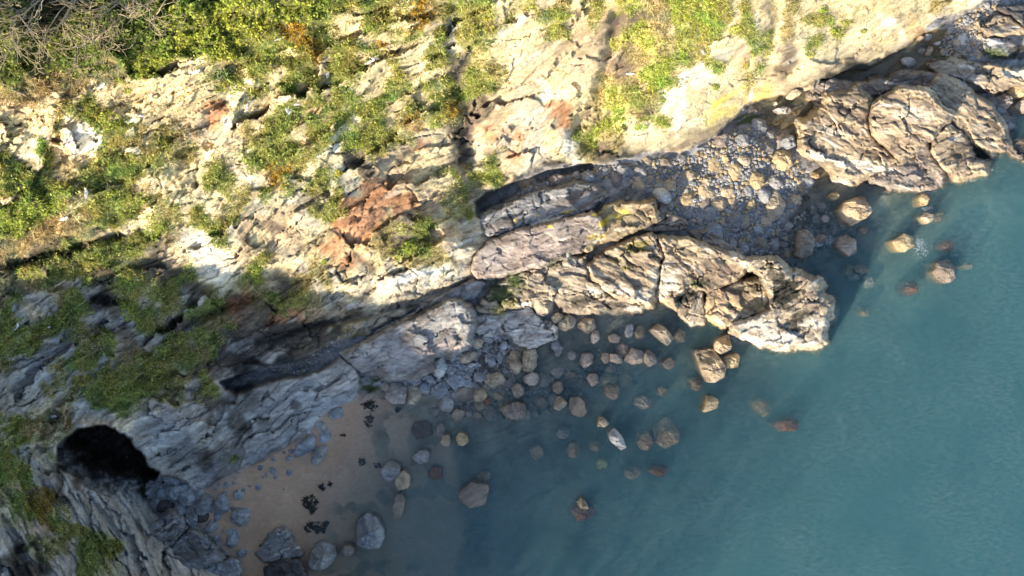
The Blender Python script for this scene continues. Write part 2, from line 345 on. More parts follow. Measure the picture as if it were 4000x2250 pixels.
hc = rbf([(-2600,-1500,40),(-1500,0,37),(-1500,1200,34),(-900,2250,30),(-1500,3500,36),(0,-900,36),(1200,-1200,36),(2500,-1000,33),(3600,-900,26),(3800,-200,9),(0,3000,27),(700,2900,24),(500,2500,15),(1200,2800,22),(1700,3200,25),(2300,4200,24),(-400,1700,20),
 (1800,4000,26),(0,4400,30),(-2800,4400,34),(-2800,1000,38),(0,0,30.5),(600,0,30),(1000,0,28),(1500,0,25.5),(2000,0,22.5),(2500,0,19.5),(3000,0,14),(3400,0,8),(3600,0,4),(3750,0,3),
 (0,300,27.5),(500,300,25),(1000,300,22.5),(1500,300,18),(2000,300,13.5),(2500,300,9.5),(2900,200,9),(3150,170,6.5),(2800,350,5),(3300,150,4.5),(0,600,22),(500,600,19.5),(1000,600,16),(1500,600,10.5),(1900,550,6.5),(2250,500,5.2),(2550,470,4.4),
 (0,800,20.5),(0,1050,16),(300,900,17),(500,1000,12.5),(900,900,11),(1300,900,7.5),(1600,900,5.5),(1800,950,4),(0,1400,13),(400,1300,9.8),(800,1200,7),(1100,1150,5.6),(1400,1100,4.2),(1650,1100,3),(0,1700,12),(350,1600,9.3),(600,1550,6.8),
 (220,1680,9.4),(388,1655,8.6),(520,1730,6.2),(600,1820,4),(750,1650,5),(900,1580,3.8),(1200,1540,2.6),(1350,1500,1.8),(1250,1620,.9),(1000,1780,.9),(850,1860,1.1),(700,1780,3.2),(0,2000,12),(0,2250,12.5),(200,2000,9),(300,2100,8),(350,1880,6.2),(500,2220,5.8),(500,2000,3.6),(450,1900,3.0),(580,1950,1.6),(640,2080,2.2),(800,2220,1.5),(900,2240,.8),
 (3640,90,1.8),(3400,230,1.4),(3180,320,1.8),(3000,370,1.8),(2850,470,1.8),(2700,560,2.0),(2600,575,2.3),(2450,600,2.6),(2300,620,2.8),(2050,680,3.2),(1880,790,3.2),(1850,880,3),(1850,1060,1.8),(1500,1230,2.2),(1350,1300,2.2),(1050,1410,3.0),(880,1465,3.6)])
hl = rbf([(1370,1700,.02),(1250,1800,.2),(1100,1800,.45),(900,1900,.7),(900,2050,.6),(1000,1950,.55),(1150,2150,.1),(1190,2000,.08),(1150,2400,0),(1470,1540,.05),(1330,1650,.18),(1600,1650,-.5),(1600,1850,-1.0),(1450,2000,-.8),(1400,2200,-.75),(1800,2000,-1.7),(1700,2250,-1.7),
 (2200,1900,-2.0),(2800,1800,-3.4),(3500,1500,-3.8),(4000,2250,-4.6),(2500,2300,-3.0),(4000,800,-3.2),(3600,800,-1.3),(3500,950,-1.6),(3300,950,-1.2),(3200,1100,-1.6),(2300,1450,-.8),(2000,1550,-.6),(1850,1650,-.6),(2150,1650,-1.2),(1900,1400,.1),(1750,1400,.3),(1750,1500,.15),(2100,1300,-.1),(2700,1350,-1.6),(3000,1450,-2.4),(2600,1200,-.8),(2400,1550,-1.5),
 (2700,700,1.1),(2500,640,1.3),(2200,660,1.5),(2000,730,1.5),(2900,600,1.1),(2900,750,.8),(3000,900,.2),(3050,1000,-.3),(2900,980,.3),(3100,550,.25),(3120,700,.25),(3200,750,-.25),(3250,850,-.6),(3080,430,-.14),(3000,440,-.12),(3150,400,-.12),(3230,330,.1),(3400,280,-.2),(3550,240,-.2),(3600,180,-.15),(3500,300,-.12),(3700,150,.6),(3800,60,1.),(3900,20,1.2),(3950,200,.6),(3800,250,.5),
 (3950,400,-.6),(3900,500,-1),(4000,560,-2),(5000,0,-3),(4200,0,-.5),(4300,-500,0),(5500,2000,-5.2),(5000,4500,-5.4),(2600,4000,-4.6),(1500,2500,-.8),(2200,3000,-3),(4500,-2000,-2),(6500,-2000,-5),(7500,2000,-5.6),
 (1300,1350,1.2),(1150,1425,1.2),(950,1480,1.),(1500,1260,1.2),(1700,1120,1),(1950,1000,.8),(2150,950,.8),(2400,900,.8),(1900,1180,.4),(1400,1450,.6),(1550,1480,.25),(600,1870,.7),(640,1930,.7),(540,1850,.9),(450,1760,1.0),(300,1760,1.6)])
xs = np.concatenate([np.linspace(-3000, -900, 36)[:-1], np.linspace(-900, -40, 60)[:-1], np.arange(-40, 4041, 3.7), np.linspace(4040, 5000, 60)[1:], np.linspace(5000, 7500, 36)[1:]])
ys = np.concatenate([np.linspace(-2500, -700, 30)[:-1], np.linspace(-700, -40, 50)[:-1], np.arange(-40, 2291, 3.7), np.linspace(2290, 3100, 60)[1:], np.linspace(3100, 4500, 26)[1:]])
GX, GY = np.meshgrid(xs, ys); shp = GX.shape
gx = GX.ravel(); gy = GY.ravel(); U = gx*K; Vv = -gy*K
fr = 1/(1+np.exp(-(np.minimum(np.minimum(gx+200, 4200-gx), np.minimum(gy+200, 2450-gy)))/60))
wob = fbm(gx/60, gy/60, 4, 5)*11 + fbm(gx/14, gy/14, 2, 8)*2.5
sd = sdist(gx, gy, FOOT)
H_c = hc(gx, gy); H_l = hl(gx, gy)
a1, b1 = rot(U, Vv, 33)                     # along / across the foliation
bend = fbm(U/9, Vv/9, 3, 91)
HEAD = [(-900,1790),(225,1770),(470,1830),(560,1900),(620,1990),(950,2100),(1100,2800),(-900,2800)]
LEFT = sm(sdist(gx, gy, HEAD), -35, 35)     # the lower headland dips the other way
a2, b2 = rot(U, Vv, -62)
wa = fbm(U/2.2, Vv/2.2, 4, 15, .6); wb = fbm(U/2.2, Vv/2.2, 4, 16, .6)
def relief(A_, B_):
    B_ = B_+bend*.9
    f1, e1, r1 = facet(A_/6.5+wa*.22, B_/2.1+wb*.38, 21, 1.5); f2, e2, r2 = facet(A_/3.4+wb*.3, B_/.7+wa*.45, 22, 1.6); f3, e3, r3 = facet(A_/1.4+wa*.3, B_/.3+wb*.6, 23, 1.6)
    return [f1, e1, r1, f2, e2, r2, f3, e3, r3, fbm(A_/1.6, B_/.6, 4, 31, .6), fbm(A_/2.4, B_/.33, 5, 141, .68), fbm(A_/3.5, B_/.5, 4, 171)]
f1, e1, r1, f2, e2, r2, f3, e3, r3, rn, streak, veinn = [p_*(1-LEFT)+q_*LEFT for p_, q_ in zip(relief(a1, b1), relief(a2, b2))]
big = fbm(U/14, Vv/14, 3, 55)
side = np.clip((gx-1900)/700, 0, 1)*np.clip((900-gy)/200, 0, 1)   # the smooth slab wall on the right
amp = 1-0.62*side
damp = sm(sd, -5, 70)
rough_c = amp*(f1*.95+f2*.30+f3*.12+rn*.1 - .35*np.exp(-(e1/.03)**2)*sm(wa, -.1, .4)-.12*np.exp(-(e2/.05)**2)*sm(wb, -.2, .4)) + big*(1.3-.9*side)
# ledges that stand out of the face, step by step down to the sea
st = H_c+big*1.2+.5*f1; step = 2.6
led = (st/step - np.floor(st/step)); led = (np.floor(st/step)+sm(led, .35, .8))*step - st
H_c2 = H_c + rough_c*(.35+.65*damp) + led*.36*(1-.75*side)*damp*sm(gy, 1500, 1300)
H_c2 = np.maximum(H_c2, .35*H_c)
WS = survey(gx, gy)
H_c2 = H_c2+(WS['B']+WS['L']+.6*WS['D']+.25*WS['G'])*(.3+.4*fbm(U/1.3, Vv/1.3, 3, 881))
# vertical gullies
def gully(pts, wd, dep):
    global H_c2
    g = np.full(gx.shape, 1e9)
    for (x1, y1), (x2, y2) in zip(pts[:-1], pts[1:]):
        ex, ey = x2-x1, y2-y1; t = np.clip(((gx-x1)*ex+(gy-y1)*ey)/(ex*ex+ey*ey), 0, 1)
        g = np.minimum(g, np.hypot(gx-x1-t*ex, gy-y1-t*ey))
    H_c2 = H_c2 - dep*np.exp(-((g+wob*.8)/wd)**2)
gully([T(3,800,130), T(3,760,250), T(3,730,420), T(3,700,560), T(3,640,760), T(3,520,900), T(3,480,1000)], 26, 1.3)
gully([T(3,1000,120), T(3,900,400), T(3,830,600), T(3,700,850), T(3,600,1050)], 75, 1.2)
gully([T(2,1640,420), T(2,1500,620), T(2,1560,800), T(2,1600,1000), T(2,1580,1200)], 40, 1.3)
gully([T(2,1480,60), T(2,1500,250), T(2,1480,420)], 34, .8)
gully([T(1,1800,600), T(1,1600,1000), T(1,1400,1200)], 46, .5)
gully([T(5,100,560), T(5,500,430), T(5,900,330)], 22, 1.8)
gully([T(5,700,800), T(5,950,820)], 25, 1.3)
gully([T(5,1200,1040), T(5,1600,900), T(5,1900,780)], 24, 1.3)
gully([T(4,60,0), T(4,40,250), T(3,1932,430)], 30, .6)
gully([T(6,20,1130), T(6,400,1010), T(6,800,930), T(6,1150,840), T(6,1600,680)], 16, 1.0)
gully([T(2,560,400), T(2,560,640)], 22, .35)
gully([T(9,560,620), T(9,700,900), T(9,900,1150)], 14, .8); gully([T(9,700,640), T(9,900,900), T(9,1100,1150)], 12, .8); gully([T(9,130,1250), T(9,250,1200), T(9,330,1400)], 20, 1.2)
lowr = (f2*.16+f3*.08+fbm(U/1.2, Vv/1.2, 3, 61)*.06)
SAND = [(1250,1590),(1330,1545),(1450,1530),(1570,1600),(1720,1680),(1800,1850),(1820,2150),(1750,2700),(960,2420),(926,2260),(932,2225),(921,2188),(860,2140),(800,2080),(730,2040),(740,1960),(800,1905),(990,1805),(1150,1715)]
sds = sdist(gx, gy, SAND) + wob*2
fsand = sm(sds, -25, 35)
deep = sm(-H_l, .8, 2.2)
H_l2 = H_l + lowr*(1-fsand)*(1-.7*deep) + fbm(U/2.5, Vv/2.5, 3, 71)*(.02*fsand+.18*deep+.12*(1-fsand))
# sea caves: the floor lies far back under the arch
LOWE = [T(9,425,560),T(9,560,640),T(9,700,730),T(9,850,790),T(9,1000,790),T(9,1080,900)]
CAVE = [T(9,430,480),T(9,500,400),T(9,620,340),T(9,750,315),T(9,860,350),T(9,960,410),T(9,1000,480),T(9,1090,540),T(9,1110,620),T(9,1190,672),T(9,1120,740),T(9,1110,900),T(9,1040,900),T(9,900,860),T(9,700,800),T(9,560,710),T(9,430,640)]
cv = sdist(gx, gy, CAVE)+wob*.95+3*fbm(gx/16, gy/16, 2, 77)
kc = sm(sd + wob*.7, -7, 5)
H = H_l2*(1-kc) + H_c2*kc
SLOT = [(862,1488),(950,1462),(1060,1440),(1190,1425),(1235,1432),(1215,1462),(1150,1478),(1060,1492),(990,1520),(920,1535),(880,1520)]
sv = sdist(gx, gy, SLOT)+wob*.5
ld = np.full(gx.shape, 1e9)
for (x1, y1), (x2, y2) in zip(LOWE[:-1], LOWE[1:]):
    ex, ey = x2-x1, y2-y1; t_ = np.clip(((gx-x1)*ex+(gy-y1)*ey)/(ex*ex+ey*ey), 0, 1); sg = np.where((gx-x1)*ey-(gy-y1)*ex > 0, 1, -1)
    dd_ = np.hypot(gx-x1-t_*ex, gy-y1-t_*ey); ld = np.where(dd_ < np.abs(ld), dd_*sg, ld)
top_dir = sm(ld+wob*2, -25, 150)
H = np.where(cv > -12, H*(1-sm(cv, -6, 6)) + (-7*top_dir+np.minimum(H_c2, 3.4)*(1-top_dir)+lowr*3*top_dir)*sm(cv, -6, 6), H)
H = np.where(sv > -12, H*(1-sm(sv, -5, 14)) + (1.0+.8*lowr)*sm(sv, -5, 22), H)
NOT = [(1850,790),(1900,750),(2000,716),(2130,668),(2230,650),(2310,640),(2320,662),(2200,690),(2060,730),(1960,790),(1870,830)]
nv = sdist(gx, gy, NOT)+wob*.4
H = np.where(nv > -12, H*(1-sm(nv, -5, 8)) + .2*sm(nv, -5, 8), H)
# the land outside the picture drops away towards the sun side: its skyline throws the morning shade on the lower cliff
off = sm(np.maximum(np.maximum(-gx, gy-2250), np.maximum(-gy, gx-4000)), 10, 120)
Xw = (gx-2000)*K*(1-H/CAM_H); Yw = -(gy-1125)*K*(1-H/CAM_H)
aa = Xw*SUN_AZ[0]+Yw*SUN_AZ[1]; pp = -Xw*SUN_AZ[1]+Yw*SUN_AZ[0]
hor = np.interp(pp, [-70,-35,-25,-20,-15,-10,-2,0,3,7,9,12,16,23,50], [24,13,7,4.2,2,.2,-.3,.1,.9,1.8,.8,-4,-13,-22,-30]) + aa*math.tan(SUN_EL)
H = np.where((hor < H) & (H > 0), H*(1-off)+hor*off, H)
# ------------------------------------------------------------------ colour of the rock and ground
Wt = WS
col = np.zeros((gx.size, 3))
for ch, wt in Wt.items(): col += wt[:, None]*np.array(BASE[ch])
# further along the coast (outside the survey): plain cream and grey rock
blot = fbm(U/1.7, Vv/1.7, 5, 151, .62)
shd = sm(gy+.2*gx, 950, 1300); mod = 1+(.20+.26*shd)*streak+(.19+.12*shd)*blot+.16*(r2-.5)+.12*(r3-.5)+.12*(r1-.5)
cool = (fbm(U/3, Vv/3, 3, 161)*.06)[:, None]*np.array([1, 0, -1.0])
lit_ = (1-sm(gy-.25*gx, 900, 1150))[:, None]; colc = col*np.clip(mod, .25, 1.6)[:, None]*(1+cool)*(1+lit_*np.array([.07, .03, -.13]))   # yellow sunlight tint multiplied into the upper cliff's colour
crack = (np.exp(-(e2/.05)**2)*.35+np.exp(-(e1/.03)**2)*.4)*sm(wa+wb, -.2, .5)
colc *= (1-np.clip(crack, 0, .6)*(.4+.6*sm(blot, -.3, .4)))[:, None]
vein = sm(veinn, .62, .78)*sm(blot, -.1, .5)
colc = colc*(1-.3*vein[:, None])+np.array([.66, .62, .55])*.3*vein[:, None]
colc = paint(gx, gy, colc)
darkc = np.maximum(sm(cv, -4, 14)*.75*top_dir, np.maximum(sm(sv, -20, 16)*.75*(.55+.45*sm(blot, -.4, .3)), sm(nv, -4, 10)*.7))[:, None]  # cave, slot and notch colour darkened to deepen their shade
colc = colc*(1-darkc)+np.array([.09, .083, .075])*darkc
sandc = np.array([.44, .30, .205])*(1+.10*fbm(U/1.5, Vv/1.5, 4, 181)+.06*vn(U*4, Vv*4, 3))[:, None]
wetline = sm(H_l, .35, .0)[:, None]*.22
sandc = sandc*(1-wetline)
shin = np.array([.23, .23, .235])*np.clip(1+.5*fbm(U/.5, Vv/.5, 4, 191, .7)+.3*(r3-.5), .3, 1.8)[:, None]
bed = np.array([.14, .125, .095])*np.clip(1+.7*fbm(U/1.8, Vv/1.8, 5, 201, .65), .12, 1.9)[:, None]
pool = np.array([.15, .12, .07])*np.clip(1+.4*blot, .4, 1.6)[:, None]
fb = sm(H_l, .12, -.15)[:, None]
lowc = shin*(1-fb)+bed*fb
inpool = (sdist(gx, gy, [(3000,400),(3150,340),(3300,290),(3480,210),(3580,130),(3720,120),(3780,260),(3650,330),(3500,310),(3300,300),(3180,360),(3190,430),(3120,470),(3060,500),(2990,480)]) > -10)[:, None]
far = (sm(-H_l, 1.0, 2.6)*.85*sm(fbm(U/5, Vv/5, 4, 1001), -.5, .35))[:, None]; lowc = lowc*(1-far)+np.array([.30, .27, .20])*np.clip(1+.5*fbm(U/6, Vv/6, 3, 997), .4, 1.6)[:, None]*far
lowc = np.where(inpool, pool, lowc)
sf = (fsand*(1-.75*sm(fbm(U/1.6, Vv/1.6, 4, 991), .15, .5)*sm(-H_l, .1, .4)))[:, None]
lowc = lowc*(1-sf)+sandc*sf
lowc = paint(gx, gy, lowc)
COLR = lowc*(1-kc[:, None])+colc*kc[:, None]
COLR = np.clip(COLR, .012, .85)
# soil darkening where growth is thick is its own colour, part of BASE
V = P(gx, gy, H)
ny, nx = shp
ii = np.arange((ny-1)*(nx-1)); r_ = ii//(nx-1); c_ = ii % (nx-1); v0 = r_*nx+c_
Q = np.stack([v0, v0+nx, v0+nx+1, v0+1], 1)
qk = kc[v0]; qh = H[v0]; qs = fsand[v0]
isc = (qk > .35) | (cv[v0] > -8) | (sv[v0] > -8)
iss = (~isc) & (qs > .5) & (qh > -.06)
isb = (~isc) & (~iss) & (qh < -.03)
iss2 = (~isc) & (~iss) & (~isb)
def sub(name, mask, mat, label, cat):
    f = Q[mask]; u, inv = np.unique(f.ravel(), return_inverse=True)
    o = mesh(name, V[u], inv.reshape(-1, 4), mat, COLR[u]); kind(o, 'structure', label, cat); return o
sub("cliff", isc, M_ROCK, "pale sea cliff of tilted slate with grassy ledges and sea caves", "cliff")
sub("beach_sand", iss, M_SAND, "small brown sand beach below the cliff", "beach")
sub("seabed", isb, M_SAND, "sea bed under the shallow green water", "seabed")
sub("shingle_ground", iss2, M_STONE, "grey gravel ground between the rocks", "ground")
# lookups on the finished relief
H2 = H.reshape(shp)
def hat(px, py):
    px = np.atleast_1d(np.asarray(px, float)); py = np.atleast_1d(np.asarray(py, float))
    i = np.clip(np.searchsorted(xs, px)-1, 0, nx-2); j = np.clip(np.searchsorted(ys, py)-1, 0, ny-2)
    fx = np.clip((px-xs[i])/(xs[i+1]-xs[i]), 0, 1); fy = np.clip((py-ys[j])/(ys[j+1]-ys[j]), 0, 1)
    return (H2[j, i]*(1-fx)+H2[j, i+1]*fx)*(1-fy)+(H2[j+1, i]*(1-fx)+H2[j+1, i+1]*fx)*fy
# ------------------------------------------------------------------ sea
def sea_mat():
    m = bpy.data.materials.new("sea_water"); m.use_nodes = True; t = m.node_tree; N = t.nodes; L = t.links
    N.remove(N["Principled BSDF"]); out = N["Material Output"]
    tr = N.new("ShaderNodeBsdfTransparent"); gl = N.new("ShaderNodeBsdfGlossy"); gl.inputs["Roughness"].default_value = 0.08
    fn = N.new("ShaderNodeFresnel"); fn.inputs[0].default_value = 1.33
    ge = N.new("ShaderNodeNewGeometry"); mp = N.new("ShaderNodeMapping"); mp.inputs["Rotation"].default_value = (0, 0, R(35)); mp.inputs["Scale"].default_value = (.5, 1.6, 1)
    L.new(ge.outputs["Position"], mp.inputs[0])
    n = N.new("ShaderNodeTexNoise"); n.inputs["Scale"].default_value = 1.5; n.inputs["Detail"].default_value = 6; n.inputs["Roughness"].default_value = .6; L.new(mp.outputs[0], n.inputs[0])
    bp = N.new("ShaderNodeBump"); bp.inputs["Strength"].default_value = 0.5; bp.inputs["Distance"].default_value = 0.12; L.new(n.outputs[0], bp.inputs["Height"])
    io = N.new("ShaderNodeMapRange"); io.inputs[3].default_value = 1.33; io.inputs[4].default_value = 1/1.33   # same reflectance seen from either side
    L.new(ge.outputs["Backfacing"], io.inputs[0]); L.new(io.outputs[0], fn.inputs[0])
    L.new(bp.outputs[0], fn.inputs[1]); L.new(bp.outputs[0], gl.inputs["Normal"])
    # pale diffuse streaks painted on the surface for the ripples' light and dark
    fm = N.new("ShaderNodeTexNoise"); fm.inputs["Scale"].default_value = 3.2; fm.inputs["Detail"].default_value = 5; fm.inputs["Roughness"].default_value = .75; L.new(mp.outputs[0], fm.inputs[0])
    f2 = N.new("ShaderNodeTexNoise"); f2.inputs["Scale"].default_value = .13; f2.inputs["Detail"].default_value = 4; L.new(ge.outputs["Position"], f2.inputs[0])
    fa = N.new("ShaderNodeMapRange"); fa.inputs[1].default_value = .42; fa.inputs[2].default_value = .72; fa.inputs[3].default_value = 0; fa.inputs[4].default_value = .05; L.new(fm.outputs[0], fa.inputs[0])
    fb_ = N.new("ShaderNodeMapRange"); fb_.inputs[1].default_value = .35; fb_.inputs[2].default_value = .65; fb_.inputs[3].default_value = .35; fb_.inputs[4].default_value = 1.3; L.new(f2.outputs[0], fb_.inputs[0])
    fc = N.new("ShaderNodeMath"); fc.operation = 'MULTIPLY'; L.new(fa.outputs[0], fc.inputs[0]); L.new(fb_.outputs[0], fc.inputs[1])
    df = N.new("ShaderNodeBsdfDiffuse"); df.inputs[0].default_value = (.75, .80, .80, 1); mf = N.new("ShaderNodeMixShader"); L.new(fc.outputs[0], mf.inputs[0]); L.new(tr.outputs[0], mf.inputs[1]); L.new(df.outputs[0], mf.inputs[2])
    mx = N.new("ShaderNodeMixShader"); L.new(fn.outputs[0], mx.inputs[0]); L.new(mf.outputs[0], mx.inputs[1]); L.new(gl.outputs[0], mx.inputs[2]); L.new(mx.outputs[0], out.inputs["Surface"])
    vs = N.new("ShaderNodeVolumeScatter"); vs.inputs["Color"].default_value = SEA_SC; vs.inputs["Density"].default_value = SEA_D
    va = N.new("ShaderNodeVolumeAbsorption"); va.inputs["Color"].default_value = SEA_AB; va.inputs["Density"].default_value = SEA_AD
    av = N.new("ShaderNodeAddShader"); L.new(vs.outputs[0], av.inputs[0]); L.new(va.outputs[0], av.inputs[1]); L.new(av.outputs[0], out.inputs["Volume"])
    return m
SEA_SC = (.33, .81, 1.0, 1); SEA_D = .124; SEA_AB = (.10, .42, .46, 1); SEA_AD = .3
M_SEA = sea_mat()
COAST = [(1000,4600),(1020,2700),(1000,2300),(1060,1950),(1150,1720),(1300,1570),(1400,1420),(1500,1220),(1900,830),(2600,520),(3000,340),(3350,190),(3500,60),(3850,-350),(3880,-2600)]
cst = [((x-2000)*K, -(y-1125)*K) for x, y in COAST]; ring_ = cst+[(300, 300), (300, -300), (cst[0][0], -300)]
def prism(name, z0, z1, mat):
    ar = sum(ring_[k][0]*ring_[(k+1) % len(ring_)][1]-ring_[(k+1) % len(ring_)][0]*ring_[k][1] for k in range(len(ring_)))
    if ar < 0: ring_.reverse()
    n = len(ring_); v = np.array([(x, y, z1) for x, y in ring_]+[(x, y, z0) for x, y in ring_]); i = np.arange(n); j = (i+1) % n
    return mesh(name, v, [np.arange(n)[None, :], (np.arange(n)+n)[None, ::-1], np.stack([i, i+n, j+n, j], 1)], mat, np.full((2*n, 3), .12), smooth=False)
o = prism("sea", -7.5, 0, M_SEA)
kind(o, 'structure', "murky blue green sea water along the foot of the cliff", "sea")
big_bed = prism("deep_seabed", -7.4, -7.0, M_SAND); kind(big_bed, "structure", "deep sea floor far out under the murky water", "seabed")
# ---: each one a solid of its own
TONE = dict(tan=(.50,.405,.285), pale=(.485,.415,.315), grey=(.38,.38,.38), blue=(.36,.39,.43), brown=(.345,.30,.26), ochre=(.50,.40,.25), dark=(.10,.10,.105),
            white=(.60,.59,.57), red=(.24,.12,.095), pink=(.44,.38,.345), slate=(.34,.355,.38), green=(.30,.34,.24))
TONE = {k: tuple(q*.67 for q in v) for k, v in TONE.items()}
def dirt(c):
    return np.clip(c, .012, .85)
def outcrop(name, t, pts, zb, top, w, tilt, sa, tone, label, seed, ragged=9, rough=1.0, cat="rock outcrop"):
    poly = [T(t, *p) for p in pts]; A = np.array(poly); x0, y0 = A.min(0)-30; x1, y1 = A.max(0)+30
    xx = np.arange(x0, x1, 3.6); yy = np.arange(y0, y1, 3.6); X, Y = np.meshgrid(xx, yy); x = X.ravel(); y = Y.ravel()
    u = x*K; v = -y*K
    w = w*.42; d = sdist(x, y, poly) + 14 + ragged*fbm(x/45, y/45, 3, seed) + 3*fbm(x/12, y/12, 2, seed+1)
    wa = fbm(u/2, v/2, 4, seed+2, .6); wb = fbm(u/2, v/2, 4, seed+3, .6)
    a, b = rot(u, v, sa); b = b+.25*fbm(u/3, v/3, 2, seed+4)
    g1, q1, s1 = facet(a/3.6+wa*.3, b/2.2+wb*.4, seed, 1.8); g2, q2, s2 = facet(a/1.7+wb*.35, b/.85+wa*.35, seed+30, 1.6); g3, q3, s3 = facet(a/.8+wa*.3, b/.36+wb*.5, seed+60, 1.5)
    t_ = np.clip(d/w, 0, 1); prof = 1-(1-t_)**2.2
    cx, cyy = A.mean(0)
    z = zb + (top-zb)*prof*(1+tilt[0]*(x-cx)/150+tilt[1]*(y-cyy)/150)
    z = z + prof**.6*rough*(g1*.6+g2*.28+g3*.12+.08*fbm(a/.9, b/.35, 4, seed+5, .6)-.6*np.exp(-(q1/.03)**2)*sm(wb, -.4, .2)-.15*np.exp(-(q2/.05)**2)) + .25*rough*fbm(u/3, v/3, 3, seed+6)*prof
    z = np.where(d > 0, z, zb+d*.09)
    z = np.maximum(z, zb-1.6)
    c = np.array(TONE[tone])*np.ones((x.size, 3))
    st_ = fbm(a/1.8, b/.22, 5, seed+7, .7); bl = fbm(u/1.3, v/1.3, 5, seed+8, .62)
    c *= np.clip(1+.27*st_+.2*bl+.24*(s2-.5)+.2*(s3-.5)+.14*(s1-.5), .3, 1.6)[:, None]
    c *= (1-.45*(np.exp(-(q1/.025)**2)*sm(wb, -.1, .4)+.5*np.exp(-(q2/.05)**2)))[:, None]
    um = (sm(fbm(a/1.6, b/.55, 4, seed+9, .6), .05, .55)*.6)[:, None]; c = c*(1-um)+np.array([.13, .10, .085])*um
    vn_ = sm(fbm(a/3, b/.4, 4, seed+10), .62, .75)[:, None]*.5; c = c*(1-vn_)+np.array([.66, .64, .60])*vn_
    c = dirt(paint(x, y, c))
    nx_ = len(xx); ny_ = len(yy); k = np.arange((ny_-1)*(nx_-1)); v0 = (k//(nx_-1))*nx_+k % (nx_-1)
    F = np.stack([v0, v0+nx_, v0+nx_+1, v0+1], 1)
    keep = (np.minimum(np.minimum(d[F[:, 0]], d[F[:, 2]]), np.minimum(d[F[:, 1]], d[F[:, 3]])) > -16)
    F = F[keep]; uq, inv = np.unique(F.ravel(), return_inverse=True)
    Vx = P(x, y, z)[uq]; cc = c[uq]; F = inv.reshape(-1, 4)
    # a closed underside well below the ground or sea floor
    n0 = len(Vx); B = Vx.copy(); B[:, 2] = zb-3.0
    E = np.concatenate([F[:, [0, 1]], F[:, [1, 2]], F[:, [2, 3]], F[:, [3, 0]]]); key = np.sort(E, 1); kk = key[:, 0]*n0+key[:, 1]
    un, ix, cnt = np.unique(kk, return_index=True, return_counts=True); be = E[ix[cnt == 1]]
    side = np.stack([be[:, 1], be[:, 0], be[:, 0]+n0, be[:, 1]+n0], 1)
    o = mesh(name, np.concatenate([Vx, B]), np.concatenate([F, side, F[:, ::-1]+n0]), M_ROCK, np.concatenate([cc, cc]))
    return tag(o, label, cat)
